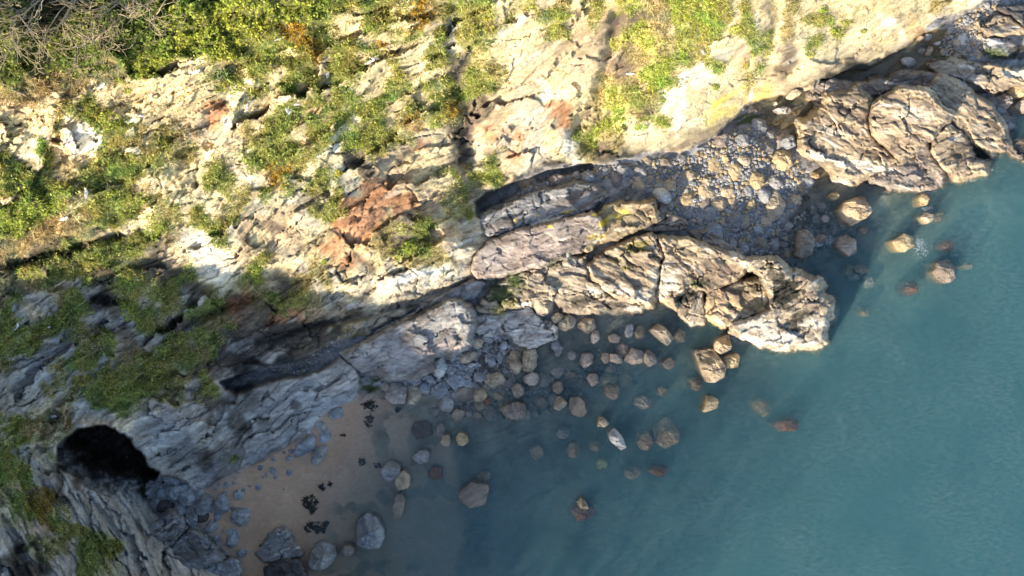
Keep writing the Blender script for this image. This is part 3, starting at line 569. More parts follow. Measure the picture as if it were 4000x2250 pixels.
OC = [
 (4,[(230,910),(360,850),(390,800),(440,700),(600,680),(680,640),(790,740),(770,870),(790,1000),(860,1100),(1000,1210),(770,1310),(640,1380),(500,1370),(480,1290),(380,1220),(230,1120)],.1,2.6,80,(.05,-.12),-22,'tan',"broad layered tan outcrop at the left end of the upper headland, beside the shingle",9),
 (4,[(790,790),(900,700),(1010,650),(1200,670),(1290,760),(1390,850),(1360,920),(1200,1060),(1010,1220),(870,1100),(790,1000),(770,880)],.3,3.8,55,(.1,-.1),-20,'tan',"smooth domed central hump of the upper headland split by a deep crack",6),
 (4,[(1200,670),(1280,560),(1450,600),(1560,700),(1690,780),(1760,900),(1820,1090),(1690,1170),(1520,1060),(1480,1000),(1360,900),(1290,760)],-.4,1.8,60,(0,-.1),-25,'tan',"sloping ridge with a tan seaward toe right of the domed central hump",9),
 (4,[(1230,1050),(1370,930),(1480,1000),(1530,1090),(1560,1200),(1670,1220),(1640,1300),(1480,1350),(1400,1340),(1300,1260),(1240,1150)],-.5,1.9,60,(0,0),20,'tan',"rounded tan rock with black weed at the water below the domed hump",9),
 (4,[(760,1310),(1000,1220),(1170,1070),(1230,1130),(1300,1260),(1340,1330),(1310,1400),(1150,1430),(900,1410),(780,1370)],-.5,1.3,50,(0,0),-15,'brown',"low tan rock strip along the waterline under the split hump",9),
 (4,[(1200,480),(1380,450),(1650,490),(1932,530),(2150,560),(2150,720),(1850,650),(1700,690),(1560,610),(1280,565)],-.2,1.5,45,(.2,0),-10,'tan',"flat tan shelf running off the right edge above the brown boulders",8),
 (4,[(310,720),(340,650),(470,590),(640,635),(790,600),(1000,570),(1280,560),(1200,665),(1010,645),(900,695),(790,735),(700,720),(600,690),(430,720),(390,800)],.1,1.5,45,(0,0),-15,'brown',"dark brown stepped shelf between the brown rock pool and the domed hump",8),
 (4,[(1580,180),(1720,120),(1830,140),(1932,220),(2060,240),(1650,250)],.6,1.6,35,(0,0),-5,'tan',"small tan ledge among cobbles in the top right corner",6),
 (4,[(1630,300),(1780,300),(1870,350),(1800,400),(1650,380)],.4,1.2,30,(0,0),-10,'grey',"thin grey ledge below the top right cobbles with green weed",6),
 (4,[(1730,60),(1932,40),(2060,60),(2060,210),(1932,190),(1850,110)],.7,1.9,35,(0,0),-20,'dark',"dark ribbed rock at the top right corner of the shore",6),
 (4,[(1750,1110),(1932,1050),(2150,1080),(2150,1210),(1932,1215),(1830,1190)],-1.6,.25,50,(.2,0),0,'brown',"brown reef barely awash at the right edge",8),
 (4,[(1560,700),(1700,720),(1790,850),(1850,960),(1800,990),(1700,860),(1600,760)],-1.2,.5,40,(0,0),-35,'slate',"blue grey sloping slab awash behind the brown boulders at the right",7),
 (7,[(-300,900),(-200,760),(0,620),(110,590),(250,545),(450,475),(560,480),(540,560),(640,680),(800,800),(1060,760),(1060,860),(980,900),(800,915),(700,890),(520,920),(400,890),(300,800),(180,850),(80,860),(-100,900)],-.4,1.5,70,(.05,-.15),-14,'pale',"pale ragged shelf with black weed at its lower edge, left part of the long reef",11),
 (7,[(540,560),(700,440),(900,360),(1050,300),(1100,340),(1140,500),(1110,620),(1080,760),(1060,870),(900,840),(760,780),(620,680)],-.3,2.4,60,(.1,-.05),-28,'tan',"ribbed tan outcrop with an olive moss patch in the middle of the long reef",8),
 (7,[(1100,330),(1300,340),(1450,400),(1650,460),(1740,480),(1800,560),(1640,700),(1480,760),(1340,720),(1260,800),(1240,880),(1180,850),(1080,790),(1110,620),(1140,500)],-.3,2.6,60,(.1,-.1),-35,'tan',"cream outcrop split by a dark weedy crevice, right of the moss patch",8),
 (7,[(1340,720),(1440,760),(1450,900),(1440,980),(1360,1000),(1270,930),(1250,830)],-.8,1.5,40,(0,0),60,'pale',"weed-topped pale block at the water in front of the reef crevice",5),
 (7,[(1480,760),(1640,700),(1850,640),(1932,620),(2050,760),(1950,900),(1720,960),(1660,990),(1580,1010),(1450,940),(1450,850)],-.8,1.9,60,(0,-.1),-25,'ochre',"orange tan rock face just left of the weedy reef tip",8),
 (8,[(-290,480),(0,500),(80,520),(150,600),(250,610),(400,660),(430,710),(400,760),(480,810),(490,860),(460,1010),(430,1050),(440,1130),(370,1165),(200,1165),(80,1185),(0,1160),(-100,1130),(-270,1060),(-270,990),(-150,950),(0,870),(0,760),(-100,620)],-1.0,3.4,75,(.02,-.08),32,'pale',"massive cream reef tip with patches of black seaweed jutting into the sea",9),
 (6,[(1640,590),(1650,480),(1750,380),(1932,300),(2182,240),(2382,190),(2530,150),(2600,200),(2640,300),(2480,400),(2450,450),(2380,460),(2230,530),(2030,580),(1932,605),(1800,640),(1670,640)],.5,3.3,50,(.05,-.1),14,'pink',"long smooth slab like a whaleback leaning on the cliff foot",5),
 (7,[(520,430),(600,330),(640,220),(700,115),(860,90),(1060,70),(1110,210),(1030,250),(930,290),(780,350),(660,370),(570,440)],.4,3.0,45,(.1,-.1),20,'ochre',"yellow-lichened knob at the right end of the long smooth slab",8),
 (6,[(1700,190),(1840,130),(2000,50),(2200,-20),(2400,-60),(2560,-50),(2650,20),(2560,110),(2350,185),(2180,235),(1932,295),(1760,330),(1690,300)],.7,2.5,45,(0,-.05),18,'slate',"dark slate slab above the long smooth slab, in the cliff shadow",6),
 (7,[(960,280),(1100,240),(1120,100),(1160,100),(1130,170),(1250,190),(1320,240),(1300,270),(1150,280),(1050,290)],.4,1.5,30,(0,0),10,'brown',"low brown rock toe pointing at the shingle from the lichened knob",6),
 (7,[(1340,300),(1500,310),(1600,380),(1740,470),(1640,470),(1460,400)],.1,1.1,30,(0,0),-25,'brown',"low brown rock step between the grey cobbles and the cream outcrop",6),
 (6,[(650,1220),(800,1130),(900,1080),(1000,1010),(1300,880),(1450,800),(1560,820),(1640,900),(1650,1000),(1610,1150),(1500,1210),(1330,1240),(1340,1330),(1200,1400),(1000,1400),(850,1350),(760,1330),(690,1270)],.3,2.9,75,(0,-.1),28,'grey',"large rounded grey slab below the gully with swirling white veins",4),
 (6,[(910,1050),(1150,935),(1400,790),(1650,670),(1720,690),(1650,780),(1570,830),(1450,800),(1200,920),(1000,1010)],.4,2.0,40,(0,0),30,'slate',"narrow dark slate ridge between the cliff foot and the large grey slab",7),
 (7,[(-260,950),(-100,900),(0,905),(100,890),(200,955),(330,1030),(310,1090),(150,1140),(60,1150),(0,1070),(-150,1080),(-270,1040)],-.2,.75,40,(0,0),15,'white',"low whitish barnacled reef under the big round boulder",11),
 (9,[(1130,1080),(1280,960),(1380,1000),(1390,1080),(1340,1150),(1250,1260),(1100,1350),(950,1420),(900,1449)],.3,2.6,50,(-.15,0),40,'slate',"dark ribbed slab rising beside the boulders below the big cave",5),
 (9,[(1230,1310),(1350,1160),(1450,1100),(1560,1150),(1620,1230),(1700,1310),(1600,1370),(1450,1420),(1300,1500),(1000,1560)],.2,2.3,60,(-.1,0),-10,'slate',"large dark angular slab on the beach edge in the bottom left",5),
 (9,[(1420,1449),(1600,1370),(1780,1330),(1800,1400),(1810,1560),(1400,1600)],.2,1.5,40,(0,0),10,'blue',"pale-edged slab touching the bottom edge beside the sand",5),
 (10,[(20,1290),(60,1220),(140,1130),(230,1100),(290,1200),(320,1270),(250,1320),(60,1340)],.1,1.1,40,(0,0),30,'grey',"barnacled ragged grey rock standing alone on the lower sand",9),
 (10,[(90,1400),(180,1330),(320,1340),(360,1400),(360,1560),(80,1560)],0,1.2,40,(0,0),20,'dark',"dark weedy rock at the bottom edge of the sand",8),
]
for i, (t, pts, zb, top, wd, tilt, sa, tone, lab, rg) in enumerate(OC):
    outcrop("rock_outcrop", t, pts, zb, top, wd, tilt, sa, tone, lab, 500+i*41, rg, rough=.38 if 'whale' in lab or 'rounded grey' in lab else (.55 if 'domed' in lab else .62))

# ------------------------------------------------------------------ boulders
def stone(rad, height, seed, na=44, nr=11, bury=.6, rim=.12):
    """closed angular stone: rad(theta) metres, flat facets cut into a dome; local coordinates, base at 0"""
    rs = np.random.RandomState(seed)
    th = np.linspace(0, 2*np.pi, na, endpoint=False); r0 = rad(th)
    Rm = r0.mean()
    npl = 5; pa = (np.arange(npl)+rs.rand(npl)*.8)/npl*2*np.pi; ps = rs.uniform(.3, 1.2, npl); pc = rs.uniform(.6, 1.05, npl); tl = rs.uniform(-.2, .2, 2)
    rows = []
    for j in range(nr+1):
        f = math.sin(j/nr*math.pi/2)
        x = np.cos(th)*r0*f; y = np.sin(th)*r0*f
        sh = 1+tl[0]*x/Rm+tl[1]*y/Rm
        for k in range(npl):
            dd = (x*np.cos(pa[k])+y*np.sin(pa[k]))/Rm
            sh = np.minimum(sh, pc[k]*1.15-ps[k]*np.maximum(dd-.3*pc[k], 0)*1.25)
        g, q, s = facet(x/Rm*1.5+seed, y/Rm*2.3, seed, 1.6)
        sh = np.clip(sh, .12, 9)+.10*g+.05*fbm(x/Rm*4, y/Rm*4, 3, seed)-.07*np.exp(-(q/.05)**2)
        edge = np.sqrt(np.clip(1-f**8, 0, 1)); sh = sh*(.3+.7*edge)
        z = height*(rim+(1-rim)*sh)
        rows.append(np.stack([x, y, z], 1))
    V_ = [np.array([[0, 0, rows[0][0, 2]]])]+[r for r in rows[1:]]
    last = rows[-1]
    V_.append(np.stack([last[:, 0]*1.04, last[:, 1]*1.04, np.full(na, -bury*.2)], 1)); V_.append(np.stack([last[:, 0]*.9, last[:, 1]*.9, np.full(na, -bury)], 1)); V_.append(np.array([[0, 0, -bury]]))
    V_ = np.concatenate(V_); i = np.arange(na); i2 = (i+1) % na
    tri = [np.stack([np.zeros(na, int), 1+i, 1+i2], 1)]; q = []
    nrow = nr+2
    for j in range(nrow-1): q.append(np.stack([1+j*na+i, 1+(j+1)*na+i, 1+(j+1)*na+i2, 1+j*na+i2], 1))
    b = 1+(nrow-1)*na; tri.append(np.stack([b+i2, b+i, np.full(na, b+na)], 1))
    return V_, [np.concatenate(tri), np.concatenate(q)]
def stone_col(Vw, tone, seed, sa=None):
    rs = np.random.RandomState(seed+7); sa = rs.uniform(-70, 80) if sa is None else sa
    x, y = Vw[:, 0], Vw[:, 1]; a, b = rot(x, y, sa)
    c = np.array(TONE[tone])*np.ones((len(x), 3))*rs.uniform(.88, 1.12)
    c *= np.clip(1+.3*fbm(a/1.2, b/.16, 4, seed, .65)+.2*fbm(x/.7, y/.7, 4, seed+3), .35, 1.6)[:, None]
    um = (sm(fbm(x/.8, y/.8, 3, seed+5), .25, .7)*.35)[:, None]; c = c*(1-um)+c*np.array([.5, .42, .36])*um
    return c
def boulder(t, cx, cy_, rx, ry, ang, top, tone, label, seed, group=None, poly=None, name="boulder"):
    if poly:
        pp = np.array([T(t, *p) for p in poly]); px, py = pp.mean(0)
        w = np.stack([(pp[:, 0]-px)*K, -(pp[:, 1]-py)*K], 1)
        pth = np.linspace(0, 2*np.pi, 181)[:-1]; rr = np.zeros(180)
        for k, a in enumerate(pth):
            dx, dy = math.cos(a), math.sin(a); best = .1
            for i in range(len(w)):
                x1, y1 = w[i]; x2, y2 = w[(i+1) % len(w)]; ex, ey = x2-x1, y2-y1; den = dx*ey-dy*ex
                if abs(den) < 1e-9: continue
                tt = (x1*ey-y1*ex)/den; uu = (x1*dy-y1*dx)/den
                if tt > 0 and -1e-6 <= uu <= 1+1e-6: best = max(best, tt)
            rr[k] = best
        f = lambda th: np.interp(th, np.append(pth, 2*np.pi), np.append(rr, rr[0]))
    else:
        px, py = T(t, cx, cy_); ax = rx/1.932*K; bx_ = ry/1.932*K; rs = np.random.RandomState(seed)
        n = rs.randint(5, 8); ca = np.sort(rs.rand(n)*2*np.pi+np.arange(n)*0) ; ca = (np.arange(n)+rs.uniform(-.3, .3, n))/n*2*np.pi; cr = rs.uniform(.90, 1.08, n)
        def f(th):
            # polygonal (chipped) outline fitted to the ellipse
            q = np.full(th.shape, 1.18)
            for a, r in zip(ca, cr): 
                cc_ = np.cos(th-a); q = np.where(cc_ > .3, np.minimum(q, r*1.0/np.maximum(cc_, .3)), q)
            tt = th+R(ang); e = ax*bx_/np.sqrt((bx_*np.cos(tt))**2+(ax*np.sin(tt))**2)
            return e*q
    f2_ = lambda th: f(th)*(1+.035*fbm(np.cos(th)*2.5+seed, np.sin(th)*2.5, 3, seed))
    g = float(hat(px, py)[0]); g = max(g, -4.0)
    rmean = f(np.linspace(0, 6.28, 24)).mean()
    zb = min(g, top-.25) - .05
    if g > top-.15: top = g + .75*rmean + .1; zb = g-.1
    zb = max(zb, top-2.6*rmean-.3)
    rim = .12 if zb > -.12 else (np.clip((min(.05, top*.3)-zb)/(top-zb), .12, .95) if top > .08 else .6)
    V_, F_ = stone(f2_, top-zb, seed, bury=.5, rim=float(rim), na=56 if rmean > .8 else 36, nr=13 if rmean > .8 else 8)
    mid = (zb+top)/2
    base = P(px, py, mid); base[2] = zb
    c = stone_col(V_+base, tone, seed)
    if top < .06: c = np.clip(c*1.3*np.array([1.1, 1, .92]), 0, .6)
    o = mesh(name, V_, F_, M_STONE, c, smooth=False); o.location = base
    o.rotation_euler = (0, 0, 0)
    return tag(o, label, "boulder" if name == 'boulder' else "stone", group)
BD = [l.split('|') for l in """7|235,845,85,80,0,1.7|pale|big pale rounded boulder perched on the weedy edge of the rock shelf
7|345,950,50,40,-10,.9|pale|pale oval boulder directly below the big rounded one on the shelf
7|415,990,68,55,-25,.9|pale|pale oval boulder at the end of the low whitish reef, nearest the water
7|570,1010,62,58,0,.8|pale|blocky pink-white boulder alone at the water under the weedy shelf edge
7|628,1090,30,50,10,.5|pink|narrow upright pink stone just below the blocky pink-white boulder
7|880,1045,32,58,10,.5|slate|thin dark wedge stone in the shallows with one tan side
7|960,1060,42,55,0,-.2|brown|sunken square brown stone right of the thin dark wedge
7|765,1105,45,33,0,.2|brown|small brown stone breaking the surface left of the thin dark wedge
7|1265,1085,42,55,0,-.35|brown|faint brown sunken stone right of the two-toned slanting block
7|830,1195,48,52,0,0|brown|round brown stone awash above the middle brown boulders
7|560,1265,45,58,5,.5|pink|upright pinkish block in the water left of the row of brown boulders
7|700,1250,28,42,0,.12|brown|slim brown stone at the left end of the row of brown boulders
7|775,1250,50,36,30,.4|brown|slanting brown stone second in the row of brown boulders
7|920,1240,72,60,-20,.6|brown|largest brown boulder in the middle of the shallow row
7|1030,1250,48,58,-20,.4|brown|pointed brown stone touching the right side of the largest brown boulder
7|1170,1290,40,42,20,.1|brown|lone squarish brown stone with a sunken foot, between the brown row and the cracked block
7|330,1160,30,40,0,.35|slate|small dark stone at the tip below the low whitish reef
7|350,1200,24,40,30,.2|slate|narrow dark stone leaning by the reef tip, the lower of two
7|135,1260,58,100,5,1.0|pale|tall pale pink boulder, the right one of the pale pair by the dark shallows
7|28,1285,50,84,-5,1.0|pale|broad pale pink boulder, the left one of the pale pair by the dark shallows
7|145,1410,52,50,0,.55|pink|rounded pinkish boulder just under the pale pair
7|1385,1430,45,35,0,-.1|brown|sunken brown stone below left of the cracked square block
7|605,1410,40,45,0,.25|brown|brown ribbed stone awash below the pinkish upright block
7|345,1360,45,40,0,-.35|slate|pale green sunken stone in the dark shallows right of the pale pair
7|440,1380,35,25,0,-.35|brown|small flat sunken stone in the dark shallows right of the pale pair
7|450,1235,30,35,0,-.3|blue|small blue sunken stone in the shallows under the oval boulders
8|68,100,66,105,3,1.5|pale|tall cream block standing on the seaward edge of the cobbles
8|212,55,38,36,0,.8|pale|small cream stone between the tall cream block and the sea
8|285,45,35,22,0,.5|dark|dark flat stone next to the small cream one at the cobble edge
8|500,32,40,26,0,.5|ochre|yellow stone left of the large round seaward boulder
8|995,385,75,62,0,.4|ochre|ochre cracked boulder alone farther out in the sea, white water at its right
8|1160,60,32,48,0,.5|ochre|small ochre stone with white water, the upper of two off the upper headland
8|1180,200,45,38,0,.5|pale|small round pale stone off the upper headland, below the ochre one
8|1290,600,72,88,-30,.7|brown|outermost boulder, brown with a pale toe and wash over its back
8|395,350,45,32,0,.05|brown|flat brown stone awash between the two dark upright boulders
8|425,205,28,28,0,.25|slate|small blue grey block awash off the shingle
8|600,585,38,40,0,-.45|green|pale green sunken stone off the reef tip
8|695,580,52,40,20,-.5|brown|brown sunken stone beside the pale green one off the reef tip
8|755,675,45,45,0,-.7|slate|grey sunken stone farthest from the reef tip in the sunken cluster
8|1070,725,52,52,0,-.3|red|lone dark red sunken stone between the reef tip and the outermost boulder
8|1340,410,50,45,0,-.3|red|dark red sunken stone right of the white water, farthest to sea
8|715,290,32,30,0,-.15|brown|small sunken brown stone under the large round seaward boulder
8|720,905,45,38,0,-.9|brown|very faint deep stone below the sunken cluster off the reef tip
8|1280,190,50,35,0,-.5|brown|faint flat stone right of the small round pale stone
8|640,640,42,25,0,-.7|slate|thin faint stone under the pale green sunken one
8|1500,560,42,25,0,-.8|brown|faint deep stone right of the outermost boulder
8|110,400,42,25,0,.2|slate|flat grey stone at the waterline left of the dark brown upright boulder
8|160,95,30,35,0,.4|slate|blue grey stone touching the right side of the tall cream block
10|695,1250,52,35,-15,.4|brown|small tan boulder between the two large striped boulders at the bottom
10|1020,655,60,62,0,.6|grey|grey angular boulder at the sand's water edge, above the tan ribbed one
10|1115,720,45,62,20,.35|tan|tan ribbed boulder leaning by the grey angular one near the sand
10|1080,915,35,85,12,.18|brown|long thin dark boulder awash above the largest rounded boulder
10|1355,670,42,42,0,-.12|red|reddish sunken stone right of the tan ribbed boulder
10|1255,545,52,42,-10,.4|grey|pale-striped low boulder alone in the green shallows off the sand
10|1255,350,70,60,0,.02|dark|round dark boulder just awash in the weedy shallows
10|1435,420,32,40,15,.25|tan|small orange brown stone, left of the neighbouring tan wedge
10|1560,410,40,46,-30,.45|ochre|tan wedge stone dry at its top, right of the small orange brown one
10|1395,345,30,45,0,-.05|slate|slim grey sunken stone above the small orange brown one
10|1655,815,92,75,-20,.12|brown|wide flat brown boulder awash alone in the deep green water
10|1065,75,70,68,0,.9|pink|pinkish rounded boulder at the top of the sand, left of its grey twin
10|1185,85,55,66,0,.8|pale|grey-white rounded boulder at the top of the sand, right twin
10|975,20,28,32,0,.6|pale|small pale boulder left above the pinkish rounded one at the sand top
10|1395,60,68,55,0,.4|blue|wide blue grey boulder in the weedy shallows right of the twins
10|1570,65,62,42,-10,.4|brown|dark ribbed brown boulder right of the wide blue grey one
10|1525,230,42,35,-40,.12|brown|small brown slab awash below the dark ribbed boulder
10|1745,130,18,35,0,.05|red|tiny dark red stone awash among the weedy shallows
10|590,215,56,42,20,.8|slate|grey faceted boulder alone at the top of the beach
10|485,315,38,33,0,.6|white|whitish striped stone, the top one of the beach cluster
10|516,395,38,48,0,.6|blue|upright blue and white stone, right side of the beach cluster
10|395,355,15,22,0,.35|blue|small blue stone at the upper left of the beach cluster
10|1720,700,42,38,0,-.5|brown|faint sunken stone above right of the wide flat brown boulder
9|1425,1015,48,58,0,.8|slate|dark oval boulder left of the larger boulders near the cave mouth
9|1805,1010,52,52,0,.6|slate|square dark boulder on the sand, outermost from the cave
9|1520,1015,42,32,-20,.35|dark|low dark stone wedged under the two large cave boulders
9|1415,865,55,48,0,.7|blue|smooth blue boulder touching the left side of the biggest cave boulder
9|1315,825,64,48,0,.7|blue|widest smooth blue boulder in the cave mouth
9|1210,840,42,38,-30,.6|blue|smooth blue boulder deepest left in the cave mouth
9|1285,720,46,35,20,.6|blue|blue angular stone at the top of the cave mouth under the cliff lip
9|1240,935,50,38,0,.5|dark|dark wet stone at the lower left of the cave mouth
9|1820,1280,30,28,0,.45|slate|small round dark stone on the sand near the bottom slabs
9|1795,840,30,28,0,.45|blue|small round blue stone on the sand above the square dark boulder
11|45,50,45,52,-20,.5|brown|brown-sided boulder in the weedy shallows above the twin striped slab
11|345,20,36,50,0,.4|brown|slim brown boulder above the bright-tipped white stone
11|490,165,60,78,-20,.12|brown|dark half-sunken boulder right of the bright-tipped white stone
11|755,55,56,55,0,.05|brown|square dark brown stone awash in mid bay
11|985,140,72,48,5,-.1|slate|flat grey sunken slab in mid bay, right of the square dark one
11|1130,50,45,40,0,-.45|brown|faint brown stone above the flat grey sunken slab
11|1000,430,55,65,20,.05|brown|squarish brown sunken stone with a dry pale corner in the outer bay
11|1160,370,95,108,10,-.05|brown|largest sunken boulder of the outer bay, a white chip on its top
11|1105,650,75,38,0,-.15|red|dark red flat sunken stone, lowest of the outer bay
11|905,660,65,48,-10,-.6|brown|faint deep brown stone left of the dark red flat one
11|460,490,50,60,0,-.5|brown|faint deep brown stone in the left of the outer bay
11|190,510,50,52,0,-.5|brown|faint deep stone at the far left of the outer bay
11|385,365,52,45,0,-.55|slate|faint grey deep stone below the half-sunken dark boulder
11|630,470,36,36,0,-.6|brown|faint small deep stone left of the white shard
11|680,600,45,50,0,-.8|green|faintest pale green deep stone under the white shard
11|1390,15,46,30,0,.02|brown|small brown stone awash below the cracked square block
11|530,960,88,55,0,-.25|red|reddish sunken shelf stone under the lone small pale peak
12|125,300,92,50,0,-.3|red|dark red sunken rock far out in the open green water
12|-60,170,80,60,30,-.9|tan|very faint broad pale stone deep in the open water, left of the dark red one
6|1600,1245,78,42,-10,.8|pale|long pale striped boulder on the edge of the large grey slab
6|1670,1140,42,40,0,.8|pale|round pale boulder at the right end of the large grey slab
6|1810,1075,38,40,0,.6|slate|round grey boulder highest in the blue stone field
6|1685,1395,45,45,0,.6|slate|round striped grey boulder in the blue stone field
6|1800,1415,76,52,0,.9|pale|large pale flat-topped boulder at the bottom of the blue stone field
6|1510,1425,62,55,0,.5|blue|wide blue boulder below the long pale striped one
6|1780,1280,26,45,0,.6|slate|upright dark stone in the middle of the blue stone field
6|1700,1275,22,42,0,.4|dark|slim dark stone left of the upright one in the blue stone field
6|1840,1240,25,50,0,.5|slate|slim upright grey stone right of the middle of the blue stone field
6|1455,1265,25,32,0,.6|ochre|small tan stone pinned between the grey slab and the pale leaning boulder
6|1630,1310,32,18,-10,.4|white|small white stone below the long pale striped boulder
6|1730,1190,30,36,0,.5|blue|blue stone right of the round pale boulder
6|1870,1160,32,32,0,.5|blue|blue stone at the right edge of the blue stone field
3|1850,1360,64,60,0,1.7|ochre|largest rounded tan boulder on the shingle
3|1345,1320,52,38,0,1.8|pale|smooth pale boulder in the middle of the shaded shingle
3|1190,1395,50,45,0,1.8|pale|pale boulder just above the big white-grey one on the shingle
3|1760,1210,50,42,0,1.6|pale|flat cream boulder above the largest tan one
3|1615,1190,34,32,0,1.7|ochre|small tan boulder left of the flat cream one
3|1475,1365,34,40,0,1.6|pale|upright pale stone right of the smooth shingle boulder
3|575,1330,46,46,0,2.1|slate|round grey boulder in the shaded recess under the cliff
3|975,1285,60,45,-10,2.0|slate|angular grey boulder in the shaded gravel under the cliff
3|1160,1220,42,32,0,1.9|brown|brown boulder in the shaded gravel nearest the cliff foot
3|850,1285,60,40,10,1.9|slate|flat slate stone left of the angular grey one in the shaded gravel
4|112,1205,78,74,0,1.5|ochre|big yellow tan boulder right of the shingle beside the layered outcrop
4|115,830,60,26,0,.5|white|flat white stone islanded in the lower brown pool
4|60,780,14,12,0,.4|white|tiny white stone above the flat white one in the lower brown pool
4|1065,465,52,32,10,.5|white|pale grey stone islanded in the long upper brown pool
4|355,1320,45,28,15,.6|ochre|smooth tan stone by the little channel below the layered outcrop
4|315,1370,38,38,0,.5|slate|grey stone under the smooth tan one by the little channel
4|1770,770,62,70,20,1.3|brown|dark brown boulder with one tan facet off the right shelf
4|1905,690,82,48,0,1.1|ochre|long tan boulder at the right edge above its brown neighbours
4|1930,800,60,52,0,.9|brown|brown boulder cut by the right edge
4|1485,285,42,45,0,1.1|white|largest white boulder among the top right cobbles
4|1225,385,28,38,0,.6|pale|upright pale stone at the far end of the long upper pool
4|1165,378,26,22,0,.5|grey|dark-topped stone left of the upright pale one at the pool end
4|1215,270,26,28,0,.6|slate|grey stone at the pool end under the orange cliff corner
4|1160,285,28,18,10,.5|pale|flat pale stone touching the cliff foot at the pool end
4|1290,322,22,12,0,.3|white|small white stone lying in the upper pool end
4|1600,275,30,18,0,.9|pale|flat oval pale stone right of the largest white boulder
4|335,630,62,34,-25,1.7|tan|squared block fallen against the cliff foot between the two pools
4|355,705,58,26,-30,1.2|tan|long flat-sided block below the squared one between the two pools
4|215,695,60,30,-28,1.9|tan|blocky step at the cliff foot above the lower brown pool
4|40,1260,32,26,20,.7|pale|pale slab stone left of the big yellow tan boulder
4|1262,170,62,34,-32,2.0|slate|slanted grey block at the orange corner of the cliff foot
7|1450,75,40,46,10,1.2|brown|brown-orange boulder at the lower left of the sunny shingle
7|1760,225,42,48,0,1.0|brown|brown rounded boulder in the lower sunny shingle
7|1330,160,46,36,0,1.3|slate|wide grey boulder below the white-grey one on the shingle
7|1590,395,54,42,30,1.0|slate|grey angular boulder at the lower end of the cobbles beside the reef
7|1665,405,28,62,0,.9|slate|tall narrow grey stone beside the angular one at the lower cobbles
7|1750,420,42,56,-10,.8|blue|leaning blue stone last before the water at the lower cobbles
7|1885,370,45,56,0,.8|brown|ribbed brown stone right of the lower cobbles
7|1810,95,32,46,0,1.1|ochre|upright brown tan stone in the upper right of the sunny shingle
7|1860,280,36,36,0,.9|slate|square grey stone below the brown rounded boulder
7|1365,690,30,26,0,1.6|pale|small round pale stone lodged over the reef crevice""".split('\n')]
for i, (t, g, tone, lab) in enumerate(BD):
    a = [float(q) for q in g.split(',')]
    if t in ('9', '10'): a[2] *= 1.22 if t == '9' else 1.12; a[3] *= 1.22 if t == '9' else 1.12
    boulder(int(t), *a[:5], a[5], tone, lab, 1000+i*13, name="boulder")
